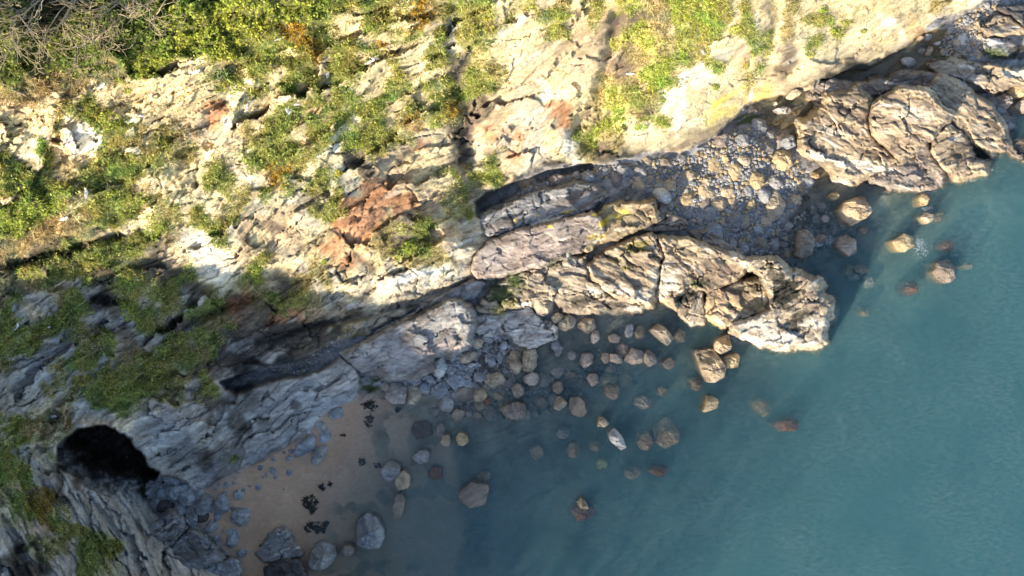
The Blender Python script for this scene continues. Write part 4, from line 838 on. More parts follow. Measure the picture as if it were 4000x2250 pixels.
PB = [
 (7,1.1,'pale',[(1030,1040),(1090,995),(1125,1000),(1180,1050),(1220,1100),(1170,1165),(1120,1130)],"two-toned slanting block, pale above and brown below, alone in the bay"),
 (7,1.6,'tan',[(1360,1190),(1520,1180),(1540,1230),(1590,1300),(1595,1390),(1520,1435),(1450,1435),(1420,1360)],"largest square cracked block off the reef tip, tan topped with a bright left face"),
 (7,1.2,'tan',[(1520,1160),(1540,1110),(1640,1070),(1655,1185),(1560,1230),(1525,1190)],"upper of the two smaller tan blocks beside the largest square one"),
 (7,1.0,'ochre',[(1560,1245),(1690,1215),(1715,1230),(1700,1320),(1610,1335),(1590,1300)],"lower of the two smaller tan blocks beside the largest square one"),
 (7,2.0,'white',[(1070,0),(1090,-50),(1190,-40),(1205,60),(1170,95),(1100,60)],"big smooth white-grey boulder at the left edge of the shingle"),
 (8,1.5,'tan',[(530,140),(570,80),(690,30),(740,30),(770,150),(740,200),(640,255),(580,215)],"large round seaward boulder, brown rimmed with a cream crown and mussel spots"),
 (8,1.2,'brown',[(235,290),(300,280),(345,350),(345,470),(260,505),(205,480),(215,350)],"dark brown upright boulder with a sunlit cream top off the reef"),
 (8,1.0,'brown',[(500,410),(530,340),(590,320),(640,370),(665,455),(600,490)],"dark brown angular boulder with a bright right rim, right of the cream-topped one"),
 (10,1.8,'slate',[(745,1130),(770,1030),(830,985),(900,1010),(950,1090),(965,1170),(930,1240),(830,1250),(760,1210)],"largest rounded boulder in the water off the sand, blue and brown banded"),
 (10,1.4,'grey',[(370,1420),(400,1300),(440,1220),(500,1205),(580,1240),(600,1310),(560,1370),(480,1430)],"big blue-centred tan boulder at the bottom edge between sand and water"),
 (10,1.2,'blue',[(275,560),(280,500),(340,430),(400,385),(440,410),(435,490),(380,530),(300,562)],"big smooth light blue boulder on the upper sand"),
 (10,1.2,'grey',[(410,540),(420,510),(480,470),(535,470),(510,560),(460,620),(415,600)],"speckled grey boulder right below the light blue one on the sand"),
 (9,1.5,'slate',[(1460,860),(1490,830),(1570,840),(1600,870),(1590,950),(1510,1010),(1470,990)],"biggest rough dark boulder in front of the cave"),
 (9,1.3,'slate',[(1610,920),(1640,840),(1690,820),(1725,900),(1710,970),(1650,1000),(1605,990)],"upright blue grey boulder right of the biggest cave boulder"),
 (9,1.1,'slate',[(1530,1090),(1590,1020),(1645,1080),(1610,1120),(1545,1120)],"triangular dark boulder on the sand below the cave boulders"),
 (9,1.2,'blue',[(1700,1230),(1710,1110),(1760,1090),(1800,1150),(1780,1220),(1720,1255)],"upright pale blue boulder standing alone on the lower sand"),
 (10,.75,'brown',[(1840,180),(1900,150),(1960,130),(2030,150),(2040,230),(1980,275),(1900,260)],"brown striped twin-humped slab in the weedy middle shallows"),
 (11,1.0,'pale',[(310,185),(340,90),(370,95),(420,145),(400,170),(350,200)],"bright-tipped white angular stone in the middle shallows"),
 (11,.9,'ochre',[(1430,205),(1470,90),(1520,90),(1555,120),(1535,180),(1450,215)],"lone ochre wedge stone below the cracked square block, farthest right in the bay"),
 (11,.7,'pale',[(640,320),(660,250),(690,250),(735,300),(700,325)],"small pale pyramid stone above the long white shard"),
 (11,1.0,'white',[(725,370),(770,325),(830,390),(865,475),(820,500),(740,430)],"long white shard slanting out of the water in the outer bay"),
 (11,.8,'pale',[(485,890),(520,855),(560,890),(580,945),(520,945)],"lone small pale peak far down in the open green bay"),
 (6,1.4,'white',[(1335,1270),(1400,1245),(1450,1300),(1400,1420),(1340,1390)],"pale leaning pentagon boulder against the lower edge of the grey slab"),
 (4,1.9,'blue',[(80,1080),(150,1020),(215,1010),(220,1100),(150,1130),(80,1110)],"light blue faceted boulder between the shingle and the layered outcrop"),
]
for i, (t, top, tone, poly, lab) in enumerate(PB):
    boulder(t, 0, 0, 0, 0, 0, top, tone, lab, 5000+i*17, poly=poly)
# ------------------------------------------------------------------ cobbles: the largest ones as stones of their own, the fine gravel as one mass
S1 = [(1930,745),(2200,665),(2330,655),(2520,625),(2700,610),(2830,510),(2960,490),(3050,520),(3110,545),(3120,640),(3180,720),(3130,800),(3060,850),(3030,960),(2920,990),(2780,930),(2680,890),(2600,830),(2590,760),(2450,705),(2300,700),(2150,735),(2010,765)]
S2 = [(1860,1270),(1950,1290),(2010,1350),(2020,1440),(1990,1500),(1700,1540),(1530,1530),(1560,1490),(1690,1450),(1720,1380),(1840,1350)]
S3 = [(3690,120),(3760,60),(3860,10),(4080,-20),(4080,60),(3860,70),(3830,160),(3850,230),(3700,230),(3660,180)]
S4 = [(575,1860),(640,1850),(720,1900),(740,1960),(700,2010),(610,2000),(570,1940)]
S5 = [(1075,1435),(1150,1425),(1260,1420),(1300,1360),(1400,1290),(1380,1270),(1270,1350),(1180,1410),(1080,1420)]
S6 = [(2860,980),(3080,860),(3200,780),(3300,860),(3350,960),(3200,1000),(3050,1060)]
S7 = [(1720,1500),(2000,1480),(2250,1430),(2350,1350),(2500,1500),(2300,1560),(2150,1620),(1900,1640),(1680,1620)]
def scatter(poly, n, smin, smax, seed, gap=.8, pw=2.2):
    rs = np.random.RandomState(seed); A = np.array(poly); lo = A.min(0); hi = A.max(0); out = []
    pts = rs.rand(n*12, 2)*(hi-lo)+lo; ok = sdist(pts[:, 0], pts[:, 1], poly) > 4; pts = pts[ok]
    sz = np.sort(smin+(smax-smin)*rs.rand(len(pts))**pw)[::-1]; cells = {}
    for (x, y), s in zip(pts, sz):
        gx_, gy_ = int(x//60), int(y//60); good = True
        for i in (-1, 0, 1):
            for j in (-1, 0, 1):
                for (x2, y2, s2) in cells.get((gx_+i, gy_+j), ()):
                    if (x-x2)**2+(y-y2)**2 < ((s+s2)*gap)**2: good = False; break
                if not good: break
            if not good: break
        if good: cells.setdefault((gx_, gy_), []).append((x, y, s)); out.append((x, y, s))
        if len(out) >= n: break
    return out
taken = [(T(int(t), *[float(q) for q in g.split(',')][:2]), max([float(q) for q in g.split(',')][2:4])/1.932) for t, g, _, _ in BD]
def free(l): return [q for q in l if all((q[0]-p[0])**2+(q[1]-p[1])**2 > (r*.85+q[2]*.5)**2 for p, r in taken)]
protos = []
for tone in ('slate', 'grey', 'tan', 'pink', 'blue', 'ochre'):
    for k in range(3):
        sd_ = 9000+len(protos)*7; rs = np.random.RandomState(sd_); n = rs.randint(5, 7); ca = (np.arange(n)+rs.uniform(-.3, .3, n))/n*2*np.pi; asp = rs.uniform(.65, 1)
        def f(th):
            q = np.full(th.shape, 1.1)
            for a in ca:
                c_ = np.cos(th-a); q = np.where(c_ > .3, np.minimum(q, .93/np.maximum(c_, .3)), q)
            return q*asp/np.sqrt((asp*np.cos(th))**2+np.sin(th)**2)
        V_, F_ = stone(f, .8, sd_, na=20, nr=5, bury=.3)
        protos.append((V_, F_, stone_col(V_*.6+sd_, tone, sd_), tone))
used_p = {}
def put(px, py, s, k, ang, zs, label, group, nm):
    V_, F_, c, tone = protos[k]
    if k not in used_p:
        o = mesh(nm, V_, F_, M_STONE, c, smooth=False); used_p[k] = o
    else:
        o = used_p[k].copy(); o.name = nm; sc.collection.objects.link(o)
    g = float(hat(px, py)[0]); p = P(px, py, max(g, -3)); r = s*K
    o.location = (p[0], p[1], g-.12*r); o.rotation_euler = (0, 0, ang); o.scale = (r, r, r*zs)
    tag(o, label, "stone", group); return o
rs = np.random.RandomState(77)
def field(poly, n, smin, smax, seed, weights, label, group, gap=.8, pw=2.2, nm="stone"):
    L_ = free(scatter(poly, n, smin, smax, seed, gap, pw)); w_ = np.array(weights, float); w_ /= w_.sum()
    for x, y, s in L_:
        k = int(rs.choice(6, p=w_))*3+rs.randint(3)
        put(x, y, s, k, rs.rand()*6.28, rs.uniform(.7, 1.1), label, group, nm)
    return L_
l1 = field(S1, 150, 10, 42, 1, [3,3,3,2,2,1.2], "one of the loose stones of the shingle bank at the foot of the sunlit cliff", "stones of the shingle bank", gap=.85, pw=2.9)
l2 = field(S2, 60, 11, 28, 2, [4,2,0,1,4,0], "one of the small blue grey stones packed below the large rounded grey slab", "stones packed below the grey slab", gap=.85, pw=1.6)
l3 = field(S3, 26, 9, 20, 3, [1,3,3,2,0,2], "one of the pale cobbles heaped on the shore in the top right corner", "cobbles in the top right corner")
l4 = field(S4, 34, 11, 32, 4, [3,0,0,0,3,0], "one of the small wet stones inside the mouth of the big cave", "stones in the cave mouth")
l9 = field([(590,1900),(700,1880),(800,1930),(860,2010),(850,2110),(780,2060),(700,2020),(600,1990)], 34, 9, 26, 14, [3,1,0,0,3,0], "one of the grey stones strewn between the big cave and the beach sand", "stones between the cave and the sand")
l6 = field(S6, 34, 9, 24, 6, [3,2,1,1,2,0], "one of the sunken stones just off the shingle bank", "sunken stones off the shingle")
l7 = field(S7, 120, 9, 36, 7, [3,2,2,1,2,0], "one of the small sunken stones in the weedy middle shallows", "small sunken stones in the shallows")
l8 = []
for n_, (t, x, y, s) in enumerate([(9,1690,1110,18),(9,1755,940,22),(9,1870,950,20),(9,1655,760,16),(9,1715,760,24),(9,1770,745,18),(9,1700,810,18),(9,1840,800,16),(9,1775,710,12),(9,1885,770,12),(9,1930,1270,16),(10,455,480,24),(10,260,505,22),(10,35,630,26),(10,125,655,32),(10,250,670,26),(10,15,780,24),(10,150,705,20),(10,210,795,10),(10,210,515,16),(10,245,560,24),(10,130,570,18),(10,50,705,12),(10,75,685,16),(10,480,245,12),(10,240,570,10),(9,1395,780,24),(9,1130,840,18)]):
    px, py = T(t, x, y); put(px, py, s/1.932, (0 if n_ % 2 else 4)*3+n_ % 3, n_*1.3, .8, "one of the small blue grey stones scattered on the sand of the beach", "stones scattered on the beach", "stone")
def gravel(name, poly_n, seed, label, cat):
    Vs = []; Fs = []; Cs = []; off_ = 0; r2_ = np.random.RandomState(seed)
    th = np.arange(7)/7*2*np.pi
    for poly, n, a, b, pal in poly_n:
        for x, y, s in scatter(poly, n, a, b, seed+n, .7, 1.5):
            g = float(hat(x, y)[0]); p = P(x, y, max(g, -3)); r = s*K
            rr = r*r2_.uniform(.75, 1.15, 7); asp = r2_.uniform(.6, 1); an = r2_.rand()*6.28; hh = r*r2_.uniform(.5, .9)
            def ring(f, z):
                X_ = np.cos(th)*rr*f; Y_ = np.sin(th)*rr*f*asp
                return np.stack([p[0]+X_*math.cos(an)-Y_*math.sin(an), p[1]+X_*math.sin(an)+Y_*math.cos(an), np.full(7, g+z)+r2_.uniform(-.12, .12, 7)*r], 1)
            Vs.append(np.concatenate([ring(.9, -.1), ring(1, hh*.5), ring(.6, hh)])); i = np.arange(7); j = (i+1) % 7
            Fs.append(np.concatenate([np.stack([i, j, j+7, i+7], 1), np.stack([i+7, j+7, j+14, i+14], 1), np.array([(14,15,16,17),(14,17,18,20),(18,19,20,20)])[:2]])+off_); off_ += 21
            c = np.array(TONE[pal[r2_.randint(len(pal))]])*r2_.uniform(.75, 1.2); Cs.append(np.tile(c, (21, 1)))
    o = mesh(name, np.concatenate(Vs), np.concatenate(Fs), M_STONE, np.concatenate(Cs), smooth=False)
    o["kind"] = 'stuff'; o["label"] = label; o["category"] = cat
P1 = ('slate','grey','tan','pink','ochre','blue','slate'); P2 = ('slate','blue','grey','dark')
gravel("gravel", [(S1, 1900, 3, 10, P1), (S2, 450, 4, 11, P2), (S3, 320, 3, 9, ('grey','tan','pale','slate')), (S4, 90, 4, 10, P2), (S6, 220, 4, 10, P2), (S7, 260, 4, 11, P2)], 31, "fine loose gravel and small stones filling the gaps between the cobbles", "gravel")
gravel("slate_debris", [(S5, 300, 3, 8, ('pale','white','tan','grey')), ([(1050,1425),(1170,1415),(1240,1440),(1180,1470),(1060,1450)], 130, 3, 7, ('pale','slate','white'))], 41, "pale broken slate chips lying in the gully at the cliff foot", "rubble")
# ------------------------------------------------------------------ growth on the cliff
LEAFC = dict(G=(.34,.385,.10), m=(.40,.39,.16), S=(.40,.34,.19), N=(.37,.45,.08), B=(.32,.38,.065), L=(.19,.24,.05), D=(.055,.08,.022), Y=(.42,.27,.03), o=(.20,.19,.06), e=(.34,.31,.15), c=(.34,.32,.15))
def normals_at(px, py):
    e = 5.0; a = P(px-e, py, hat(px-e, py)); b = P(px+e, py, hat(px+e, py)); c = P(px, py-e, hat(px, py-e)); d = P(px, py+e, hat(px, py+e))
    n = np.cross(b-a, c-d); n /= np.linalg.norm(n, axis=1)[:, None]+1e-9; n[n[:, 2] < 0] *= -1; return n
def unit(v): return v/(np.linalg.norm(v, axis=1)[:, None]+1e-9)
def leaves(C, size, colr, rs, flat=.9, aspect=.7):
    n = len(C); d = unit(rs.normal(size=(n, 3))*np.array([1, 1, .5])); nn = unit(rs.normal(size=(n, 3))*flat+np.array([-.1, -.2, 1]))
    a = unit(np.cross(nn, d)); b = np.cross(a, nn); s = (size*rs.uniform(.6, 1.3, n))[:, None]
    V_ = np.stack([C-b*s, C+a*s*aspect, C+b*s, C-a*s*aspect], 1).reshape(-1, 3)
    return V_, np.arange(4*n).reshape(n, 4), np.repeat(colr, 4, 0)
def blades(C, nrm, length, width, colr, rs, spread=.8):
    n = len(C); d = unit(nrm*.7+rs.normal(size=(n, 3))*spread+np.array([.05, -.25, .25])); s = unit(np.cross(d, rs.normal(size=(n, 3))))
    L_ = (length*rs.uniform(.5, 1.3, n))[:, None]; w_ = width
    tip = C+d*L_+np.array([0, 0, -.25])*L_*L_
    V_ = np.stack([C-s*w_, C+s*w_, tip], 1).reshape(-1, 3)
    cc = np.repeat(colr, 3, 0); cc[2::3] *= 1.15
    return V_, np.arange(3*n).reshape(n, 3), cc
rs = np.random.RandomState(5)
def pick(n, chs, thr, seed, box=(-60, 4060, -60, 2300)):
    x = rs.uniform(box[0], box[1], n); y = rs.uniform(box[2], box[3], n); k = (sdist(x, y, FOOT) > 12); x = x[k]; y = y[k]
    Wv = survey(x, y); nz = fbm(x/34, y/34, 3, seed, .6); cl = np.full(len(x), -1); tot = np.zeros(len(x))
    prob = np.zeros(len(x)); 
    for ch, p in chs.items(): 
        if ch in Wv: prob += Wv[ch]*p
    ok = rs.rand(len(x)) < prob*sm(nz, thr-.35, thr+.35)
    x = x[ok]; y = y[ok]; nz = nz[ok]; wm = np.stack([Wv[c][ok]*p for c, p in chs.items()], 1)
    cum = np.cumsum(wm, 1)/wm.sum(1)[:, None]; j = (rs.rand(len(x))[:, None] > cum).sum(1).clip(0, wm.shape[1]-1)
    names = list(chs); base = np.array([LEAFC[c] for c in names])[j]
    return x, y, nz, base
# short grass and herbs
x, y, nz, base = pick(1200000, dict(G=1, m=.75, S=1, N=.85, Y=.5, o=.3, L=.1, e=.05, c=.06), -.55, 611)
h = hat(x, y); nr = normals_at(x, y); patch = fbm(x/55, y/55, 3, 621)
hue = np.stack([1+.35*patch, 1+.12*patch, np.ones(len(x))], 1)*(1+.30*rs.normal(size=(len(x), 1)))*(.9+.25*nz[:, None])
dry = (rs.rand(len(x)) < .2+.25*patch)[:, None]; c = np.where(dry, np.array([.38, .31, .15])*rs.uniform(.7, 1.2, (len(x), 1)), base*hue)
C = P(x, y, h)+nr*(.05+.22*np.clip(nz, 0, 1))[:, None]*rs.rand(len(x), 1)
V_, F_, cc = blades(C, nr, .24+.1*np.clip(nz, 0, 1), .032, np.clip(c, .01, .7), rs, .85)
kind(mesh("grass", V_, F_, M_LEAF, cc, smooth=False), 'stuff', "tufts of green and straw grass covering the ledges of the cliff", "grass")
# ivy, bramble and low scrub
x, y, nz, base = pick(700000, dict(B=1, L=1, D=.5, G=.2, N=.2, m=.06, Y=.4), -.45, 631)
h = hat(x, y); nr = normals_at(x, y); md = fbm(x/26, y/26, 3, 641); big_ = fbm(x/80, y/80, 3, 651)
up = (.1+.9*np.clip(md+.25, 0, 1.2)+.5*np.clip(big_, 0, 1))*(.35+.65*(base[:, 1] < .31)*(base[:, 0] < .29))*np.sqrt(rs.rand(len(x)))
C = P(x, y, h); C[:, 2] += up; C += nr*up[:, None]*.4
c = base*np.stack([1+.25*big_, 1+.1*big_, np.ones(len(x))], 1)*(1+.28*rs.normal(size=(len(x), 1)))
V_, F_, cc = leaves(C, .078*np.ones(len(x)), np.clip(c, .01, .6), rs)
kind(mesh("ivy_thicket", V_, F_, M_LEAF, cc, smooth=False), 'stuff', "dense ivy and bramble leaves covering the top of the cliff", "undergrowth")
# dry stalks
x, y, nz, base = pick(30000, dict(S=1, D=.35, L=.15, Y=.4), -.1, 661)
h = hat(x, y); nr = normals_at(x, y); C = P(x, y, h)+nr*.1
V_, F_, cc = blades(C, nr, .8*np.ones(len(x)), .018, np.array([.36, .29, .19])*rs.uniform(.6, 1.3, (len(x), 1)), rs, 1.3)
kind(mesh("dry_stalks", V_, F_, M_LEAF, cc, smooth=False), 'stuff', "dry brown stalks and dead bramble stems along the cliff edge", "dead plants")
# single bushes
BU = [l.split('|') for l in """2|590,1000,105,100|G|thick green bush low on the middle ledges, above the white rock chute|bush
2|890,970,150,70|G|long green bush lying along a ledge right of the white rock chute|bush
2|760,1075,75,50|N|light green bush under the long ledge bush|bush
2|790,760,95,60|G|dark green bush in the shade above the white rock chute|bush
2|940,820,80,60|N|yellow green clump on the ledge above the long ledge bush|bush
2|430,905,55,50|G|small round bush left of the bare earth shelf|bush
2|250,890,80,70|G|green bush under the group of three white gulls|bush
2|180,1160,130,70|G|large dull green bush at the left of the middle ledges|bush
2|1620,640,80,110|G|tall green clump beside the dark gully|bush
2|1410,330,50,60|G|small green tuft bush left of the upper blue gully|bush
2|1210,70,60,80|Y|tall yellow flowering gorse at the top edge|gorse bush
2|1460,840,70,60|Y|yellow gorse just left of the dark gully head|gorse bush
2|400,340,75,70|Y|brown orange gorse on the upper ledges|gorse bush
2|1230,890,45,55|Y|small yellow gorse between two pale rocks|gorse bush
2|650,870,40,45|G|small bush right of the pale earth shelf|bush
2|625,1310,35,28|N|tiny round bush alone on the white rock|bush
1|850,920,85,75|N|light green bush in the pale earth slope at the left|bush
1|700,870,60,70|L|small dark bush left of the light green one on the earth slope|bush
1|965,665,36,40|B|small yellow green shrub on the upper earth edge|bush
1|1770,650,75,75|G|green bush under the thicket beside a white rock rib|bush
1|1870,1180,70,60|G|dark bush at the right of the left ledges|bush
1|330,1140,32,110|N|narrow upright light green bush on the white left rock|bush
1|60,1310,110,90|G|dark green bush at the left edge in the middle|bush
5|930,90,110,80|G|dark green bush on the left slope above the pale cut|bush
5|1190,260,80,110|N|bright green bush beside the pale cut on the left|bush
5|1600,240,110,70|G|grey green bush on the pale ledge in the left middle|bush
5|960,430,70,90|G|dark green bush at the corner of the shaded ledges|bush
5|970,890,55,85|N|bright green column of shrub in the shaded lower cliff|bush
5|1180,750,75,90|G|green shrub between two dark slate faces|bush
5|640,1400,80,60|G|small bush at the lower end of the pale slate ribs|bush
5|720,1120,130,110|S|dull straw green bush between two slate ribs in the shade|bush
6|20,620,55,80|N|vivid green bush under the pale crag|bush
6|580,140,60,85|G|mossy green clump left of the rust face, the larger of two|bush
6|665,150,42,48|G|small green clump touching the rust face|bush
6|1105,280,75,55|G|green clump right below the rust face|bush
6|1155,420,55,50|N|bright green cushion below the rust face clump|bush
6|520,535,24,26|N|tiny bright bush on the pale broken ledge|bush
6|1720,1290,0,0|N|skip|bush
3|470,110,0,0|N|skip|bush
3|330,120,60,55|N|bright green cushion plant high on the pale wall|bush
3|310,240,38,60|N|narrow bright cushion under the high one on the pale wall|bush
3|880,30,90,45|N|bright green cushion on the top edge beside the brown gully|bush
3|1080,580,95,85|N|large bright green cushion in the middle of the pale wall|bush
3|1170,655,40,28|N|small cushion just below the large bright one|bush
3|1450,400,40,45|G|dark cushion beside a perched gull on the white wall|bush
3|1520,525,48,38|G|dark round cushion below the perched gull|bush
3|1285,420,24,42|N|narrow bright cushion left of the perched gull|bush
3|1680,230,45,38|N|green cushion right of centre on the upper pale wall|bush
3|975,960,50,30|N|small bright cushion low on the pale wall above the overhang|bush
3|1135,740,24,40|N|thin cushion at the left of the white streak|bush
3|680,960,65,50|N|bright cushion low in the brown gully|bush
3|500,1030,50,45|G|dull green cushion near the foot of the brown gully|bush
3|1530,660,28,22|G|small dark cushion on the lower grey wall|bush
3|1760,490,26,42|G|upright cushion at the right of the pale wall|bush
4|405,80,36,28|N|small bright cushion at the top of the right wall|bush
4|500,240,45,28|N|widest cushion on the right wall|bush
4|715,238,20,14|G|tiny round cushion farthest right on the wall|bush
9|690,1230,110,110|G|dark green bush with white stones, low on the bottom left headland|bush
9|860,1220,80,60|L|dark ivy patch right of the white-stone bush on the headland|bush
9|290,880,105,85|Y|dark gorse with yellow flowers left of the big cave|gorse bush
9|940,60,190,60|G|long green bush hanging above the big cave|bush
9|430,1010,40,60|G|small green bush below the dark gorse|bush
9|470,1110,45,30|G|lowest green tuft beside the brown earth patch|bush""".split('\n')]
for i, (t, g, cl, lab, cat) in enumerate(BU):
    cx, cyy, rx, ry = [float(q) for q in g.split(',')]
    if rx == 0: continue
    px, py = T(int(t), cx, cyy); rx /= 1.932; ry /= 1.932; rs = np.random.RandomState(7000+i)
    h0 = float(hat(px, py)[0]); k_ = K*(1-h0/CAM_H); n = int(min(5200, 170+rx*ry*k_*k_*520))
    a = rs.rand(n)*6.283; r = np.sqrt(rs.rand(n)); edge = 1+.28*fbm(np.cos(a)*2+i, np.sin(a)*2, 3, i)
    x = px+np.cos(a)*r*rx*edge; y = py+np.sin(a)*r*ry*edge; lump = fbm(x/16, y/16, 3, i+50)
    hh = hat(x, y); nr = normals_at(x, y); Rm = math.sqrt(rx*ry)*k_; dome = np.sqrt(np.clip(1-r*r, 0, 1))*(.45+.55*rs.rand(n)**.5)*(1+.5*lump)
    keep = rs.rand(n) < sm(lump, -.75, -.1); C = P(x, y, hh); C[:, 2] += Rm*.55*dome+.05; C += nr*(Rm*.25*dome)[:, None]; C = C[keep]
    b = np.array(LEAFC[cl]); c = b*(1+.3*rs.normal(size=(len(C), 1)))*np.array([1+.1*rs.normal(), 1, 1])
    if cl == 'Y':
        g_ = rs.rand(len(C)) < .6; c[g_] = np.array([.12, .14, .04])*(1+.3*rs.normal(size=(g_.sum(), 1)))
    o_ = P(px, py, h0); V_, F_, cc = leaves(C-o_, .06*np.ones(len(C)), np.clip(c, .01, .6), rs)
    nm = dict(bush="bush").get(cat, "gorse_bush" if 'gorse' in cat else "tussock")
    o = mesh(nm, V_, F_, M_LEAF, cc, smooth=False); o.location = o_; tag(o, lab, cat)
    # woody stem inside the leaves
    m_ = 6; an = np.linspace(0, 6.283, m_, endpoint=False); r0 = .03+.03*Rm
    st_ = np.concatenate([np.stack([np.cos(an)*r0, np.sin(an)*r0, np.full(m_, -.3)], 1), np.stack([np.cos(an)*r0*.6, np.sin(an)*r0*.6, np.full(m_, Rm*.3+.1)], 1)])
    ix = np.arange(m_); s = mesh("stem", st_, np.stack([ix, (ix+1) % m_, (ix+1) % m_+m_, ix+m_], 1), M_BARK, np.full((2*m_, 3), .13), parent=o)
# bare trees and shrubs on the cliff top
def bare(px, py, dirx, diry, length, seed, label, spread=.55, n0=5, lift=.5, thick=.045):
    rs_ = random.Random(seed); segs = []; h0 = float(hat(px, py)[0]); base = Vector(P(px, py, h0))
    def grow(p, d, L_, r, lev):
        k = 3 if lev < 3 else 2
        for _ in range(k):
            d = (d+Vector((rs_.gauss(0, .16), rs_.gauss(0, .16), rs_.gauss(0, .10)+.02))).normalized()
            q = p+d*(L_/k); segs.append((p, q, r, r*.86, lev)); p = q; r *= .86
            if lev < 5 and rs_.random() < .55:
                side = Vector((-d.y, d.x, rs_.uniform(-.3, .5))).normalized()*rs_.choice((-1, 1))
                grow(p, (d+side*rs_.uniform(.45, .95)).normalized(), L_*rs_.uniform(.5, .75), r*.62, lev+1)
        if lev < 4: grow(p, (d+Vector((rs_.gauss(0, .3), rs_.gauss(0, .3), .05))).normalized(), L_*.62, r*.72, lev+1)
    tip = base+Vector((0, 0, .5)); segs.append((base-Vector((0, 0, .4)), tip, thick*1.6, thick*1.3, 0))
    for i in range(n0):
        a = math.atan2(-diry, dirx)+(i-(n0-1)/2)*spread+rs_.gauss(0, .1)
        grow(tip, Vector((math.cos(a), math.sin(a), lift)).normalized(), length*rs_.uniform(.26, .42), thick*.8, 1)
    root = bpy.data.objects.new("bare_tree", None); sc.collection.objects.link(root); root.location = base; tag(root, label, "bare tree")
    for nm, sel in (("trunk", lambda l: l <= 1), ("crown", lambda l: l > 1)):
        Vs = []; Fs = []; Cs = []; o_ = 0
        for p, q, r1, r2, l in segs:
            if not sel(l): continue
            r1 = max(r1, .010); r2 = max(r2, .008)
            d = (q-p).normalized(); s = d.cross(Vector((0.3, .2, 1))).normalized(); t_ = d.cross(s); m_ = 5 if l <= 1 else 3
            for c0, rr in ((p, r1), (q+d*.02, r2)):
                for k in range(m_):
                    an = k/m_*6.283; Vs.append(c0-base+(s*math.cos(an)+t_*math.sin(an))*rr)
            for k in range(m_): Fs.append((o_+k, o_+(k+1) % m_, o_+m_+(k+1) % m_, o_+m_+k))
            Cs += [(.36, .30, .19) if l > 1 else (.30, .25, .20)]*(2*m_); o_ += 2*m_
        mesh(nm, np.array([tuple(v) for v in Vs]), np.array(Fs), M_BARK, np.array(Cs), parent=root)
for a in [((330,10),(-1,.45),5.6,11,"large bare tree fanning down and left from the top edge",.42,7),((215,-10),(-.8,.8),5.0,12,"bare tree at the top edge spreading over the dark gap, left of the largest",.45,6),
          ((390,180),(-.4,-.6),3.0,13,"small twisted bare shrub in the middle of the thicket",.8,5),((470,60),(.3,.8),3.6,14,"bare shrub with thin drooping twigs right of the largest bare tree",.5,6),((610,100),(.2,-1),3.2,15,"pale bare shrub farthest right, standing against bright leaves",.5,6),
          ((25,330),(.1,-1),4.4,16,"bare shrub rising along the left edge",.45,5),((190,310),(-.5,-1),4.2,17,"tall thin reddish bare shrub above the straw slope",.3,5),((75,360),(.2,-.8),2.6,18,"small bare shrub just above the straw slope at the left",.6,4),
          ((300,420),(-.7,-.5),2.4,19,"short crooked bare shrub on the edge of the earth slope",.7,4),((330,190),(1,.5),3.2,20,"bare arching shrub with a thick pale bough in the thicket",.5,5),((520,10),(-.3,1),4.0,21,"bare shrub hanging from the top edge between two larger ones",.4,6),((100,60),(-.6,.7),4.0,22,"bare tree in the dark top left corner",.5,6)]:
    bare(*a[0], *a[1], a[2], a[3], a[4], a[5], a[6])
# ------------------------------------------------------------------ gulls
M_WHITE = plain("white_feathers", (.82, .82, .82)); M_GREYF = plain("grey_feathers", (.62, .64, .67)); M_BEAK = plain("beak", (.55, .35, .05))
def gull_mesh():
    st_ = [(-.30, .01, .17), (-.22, .045, .17), (-.1, .085, .15), (.03, .10, .14), (.13, .085, .17), (.19, .05, .22), (.235, .05, .27), (.275, .042, .28), (.30, .012, .27)]
    n = 10; an = np.arange(n)/n*2*np.pi; rows = [np.stack([np.full(n, x), np.cos(an)*r, z+np.sin(an)*r*(.9 if x > .1 else .75)], 1) for x, r, z in st_]
    V_ = np.concatenate(rows); F_ = []
    for j in range(len(st_)-1):
        for k in range(n): F_.append((j*n+k, j*n+(k+1) % n, (j+1)*n+(k+1) % n, (j+1)*n+k))
    return V_, np.array(F_)
GV, GF = gull_mesh()
def wingm(s):
    p = [(.13, .05, .2), (.02, .10, .22), (-.15, .085, .21), (-.36, .02, .19), (-.2, .02, .225), (.0, .03, .235)]
    V_ = np.array([(x, y*s, z) for x, y, z in p]+[(x, y*s, z-.02) for x, y, z in p]); n = 6; i = np.arange(n)
    q = np.stack([i, (i+1) % n, (i+1) % n+n, i+n], 1)
    return V_, [np.array([(0,1,2),(0,2,5),(5,2,4),(2,3,4),(6,8,7),(6,11,8),(11,10,8),(8,10,9)]), q]
g0 = None
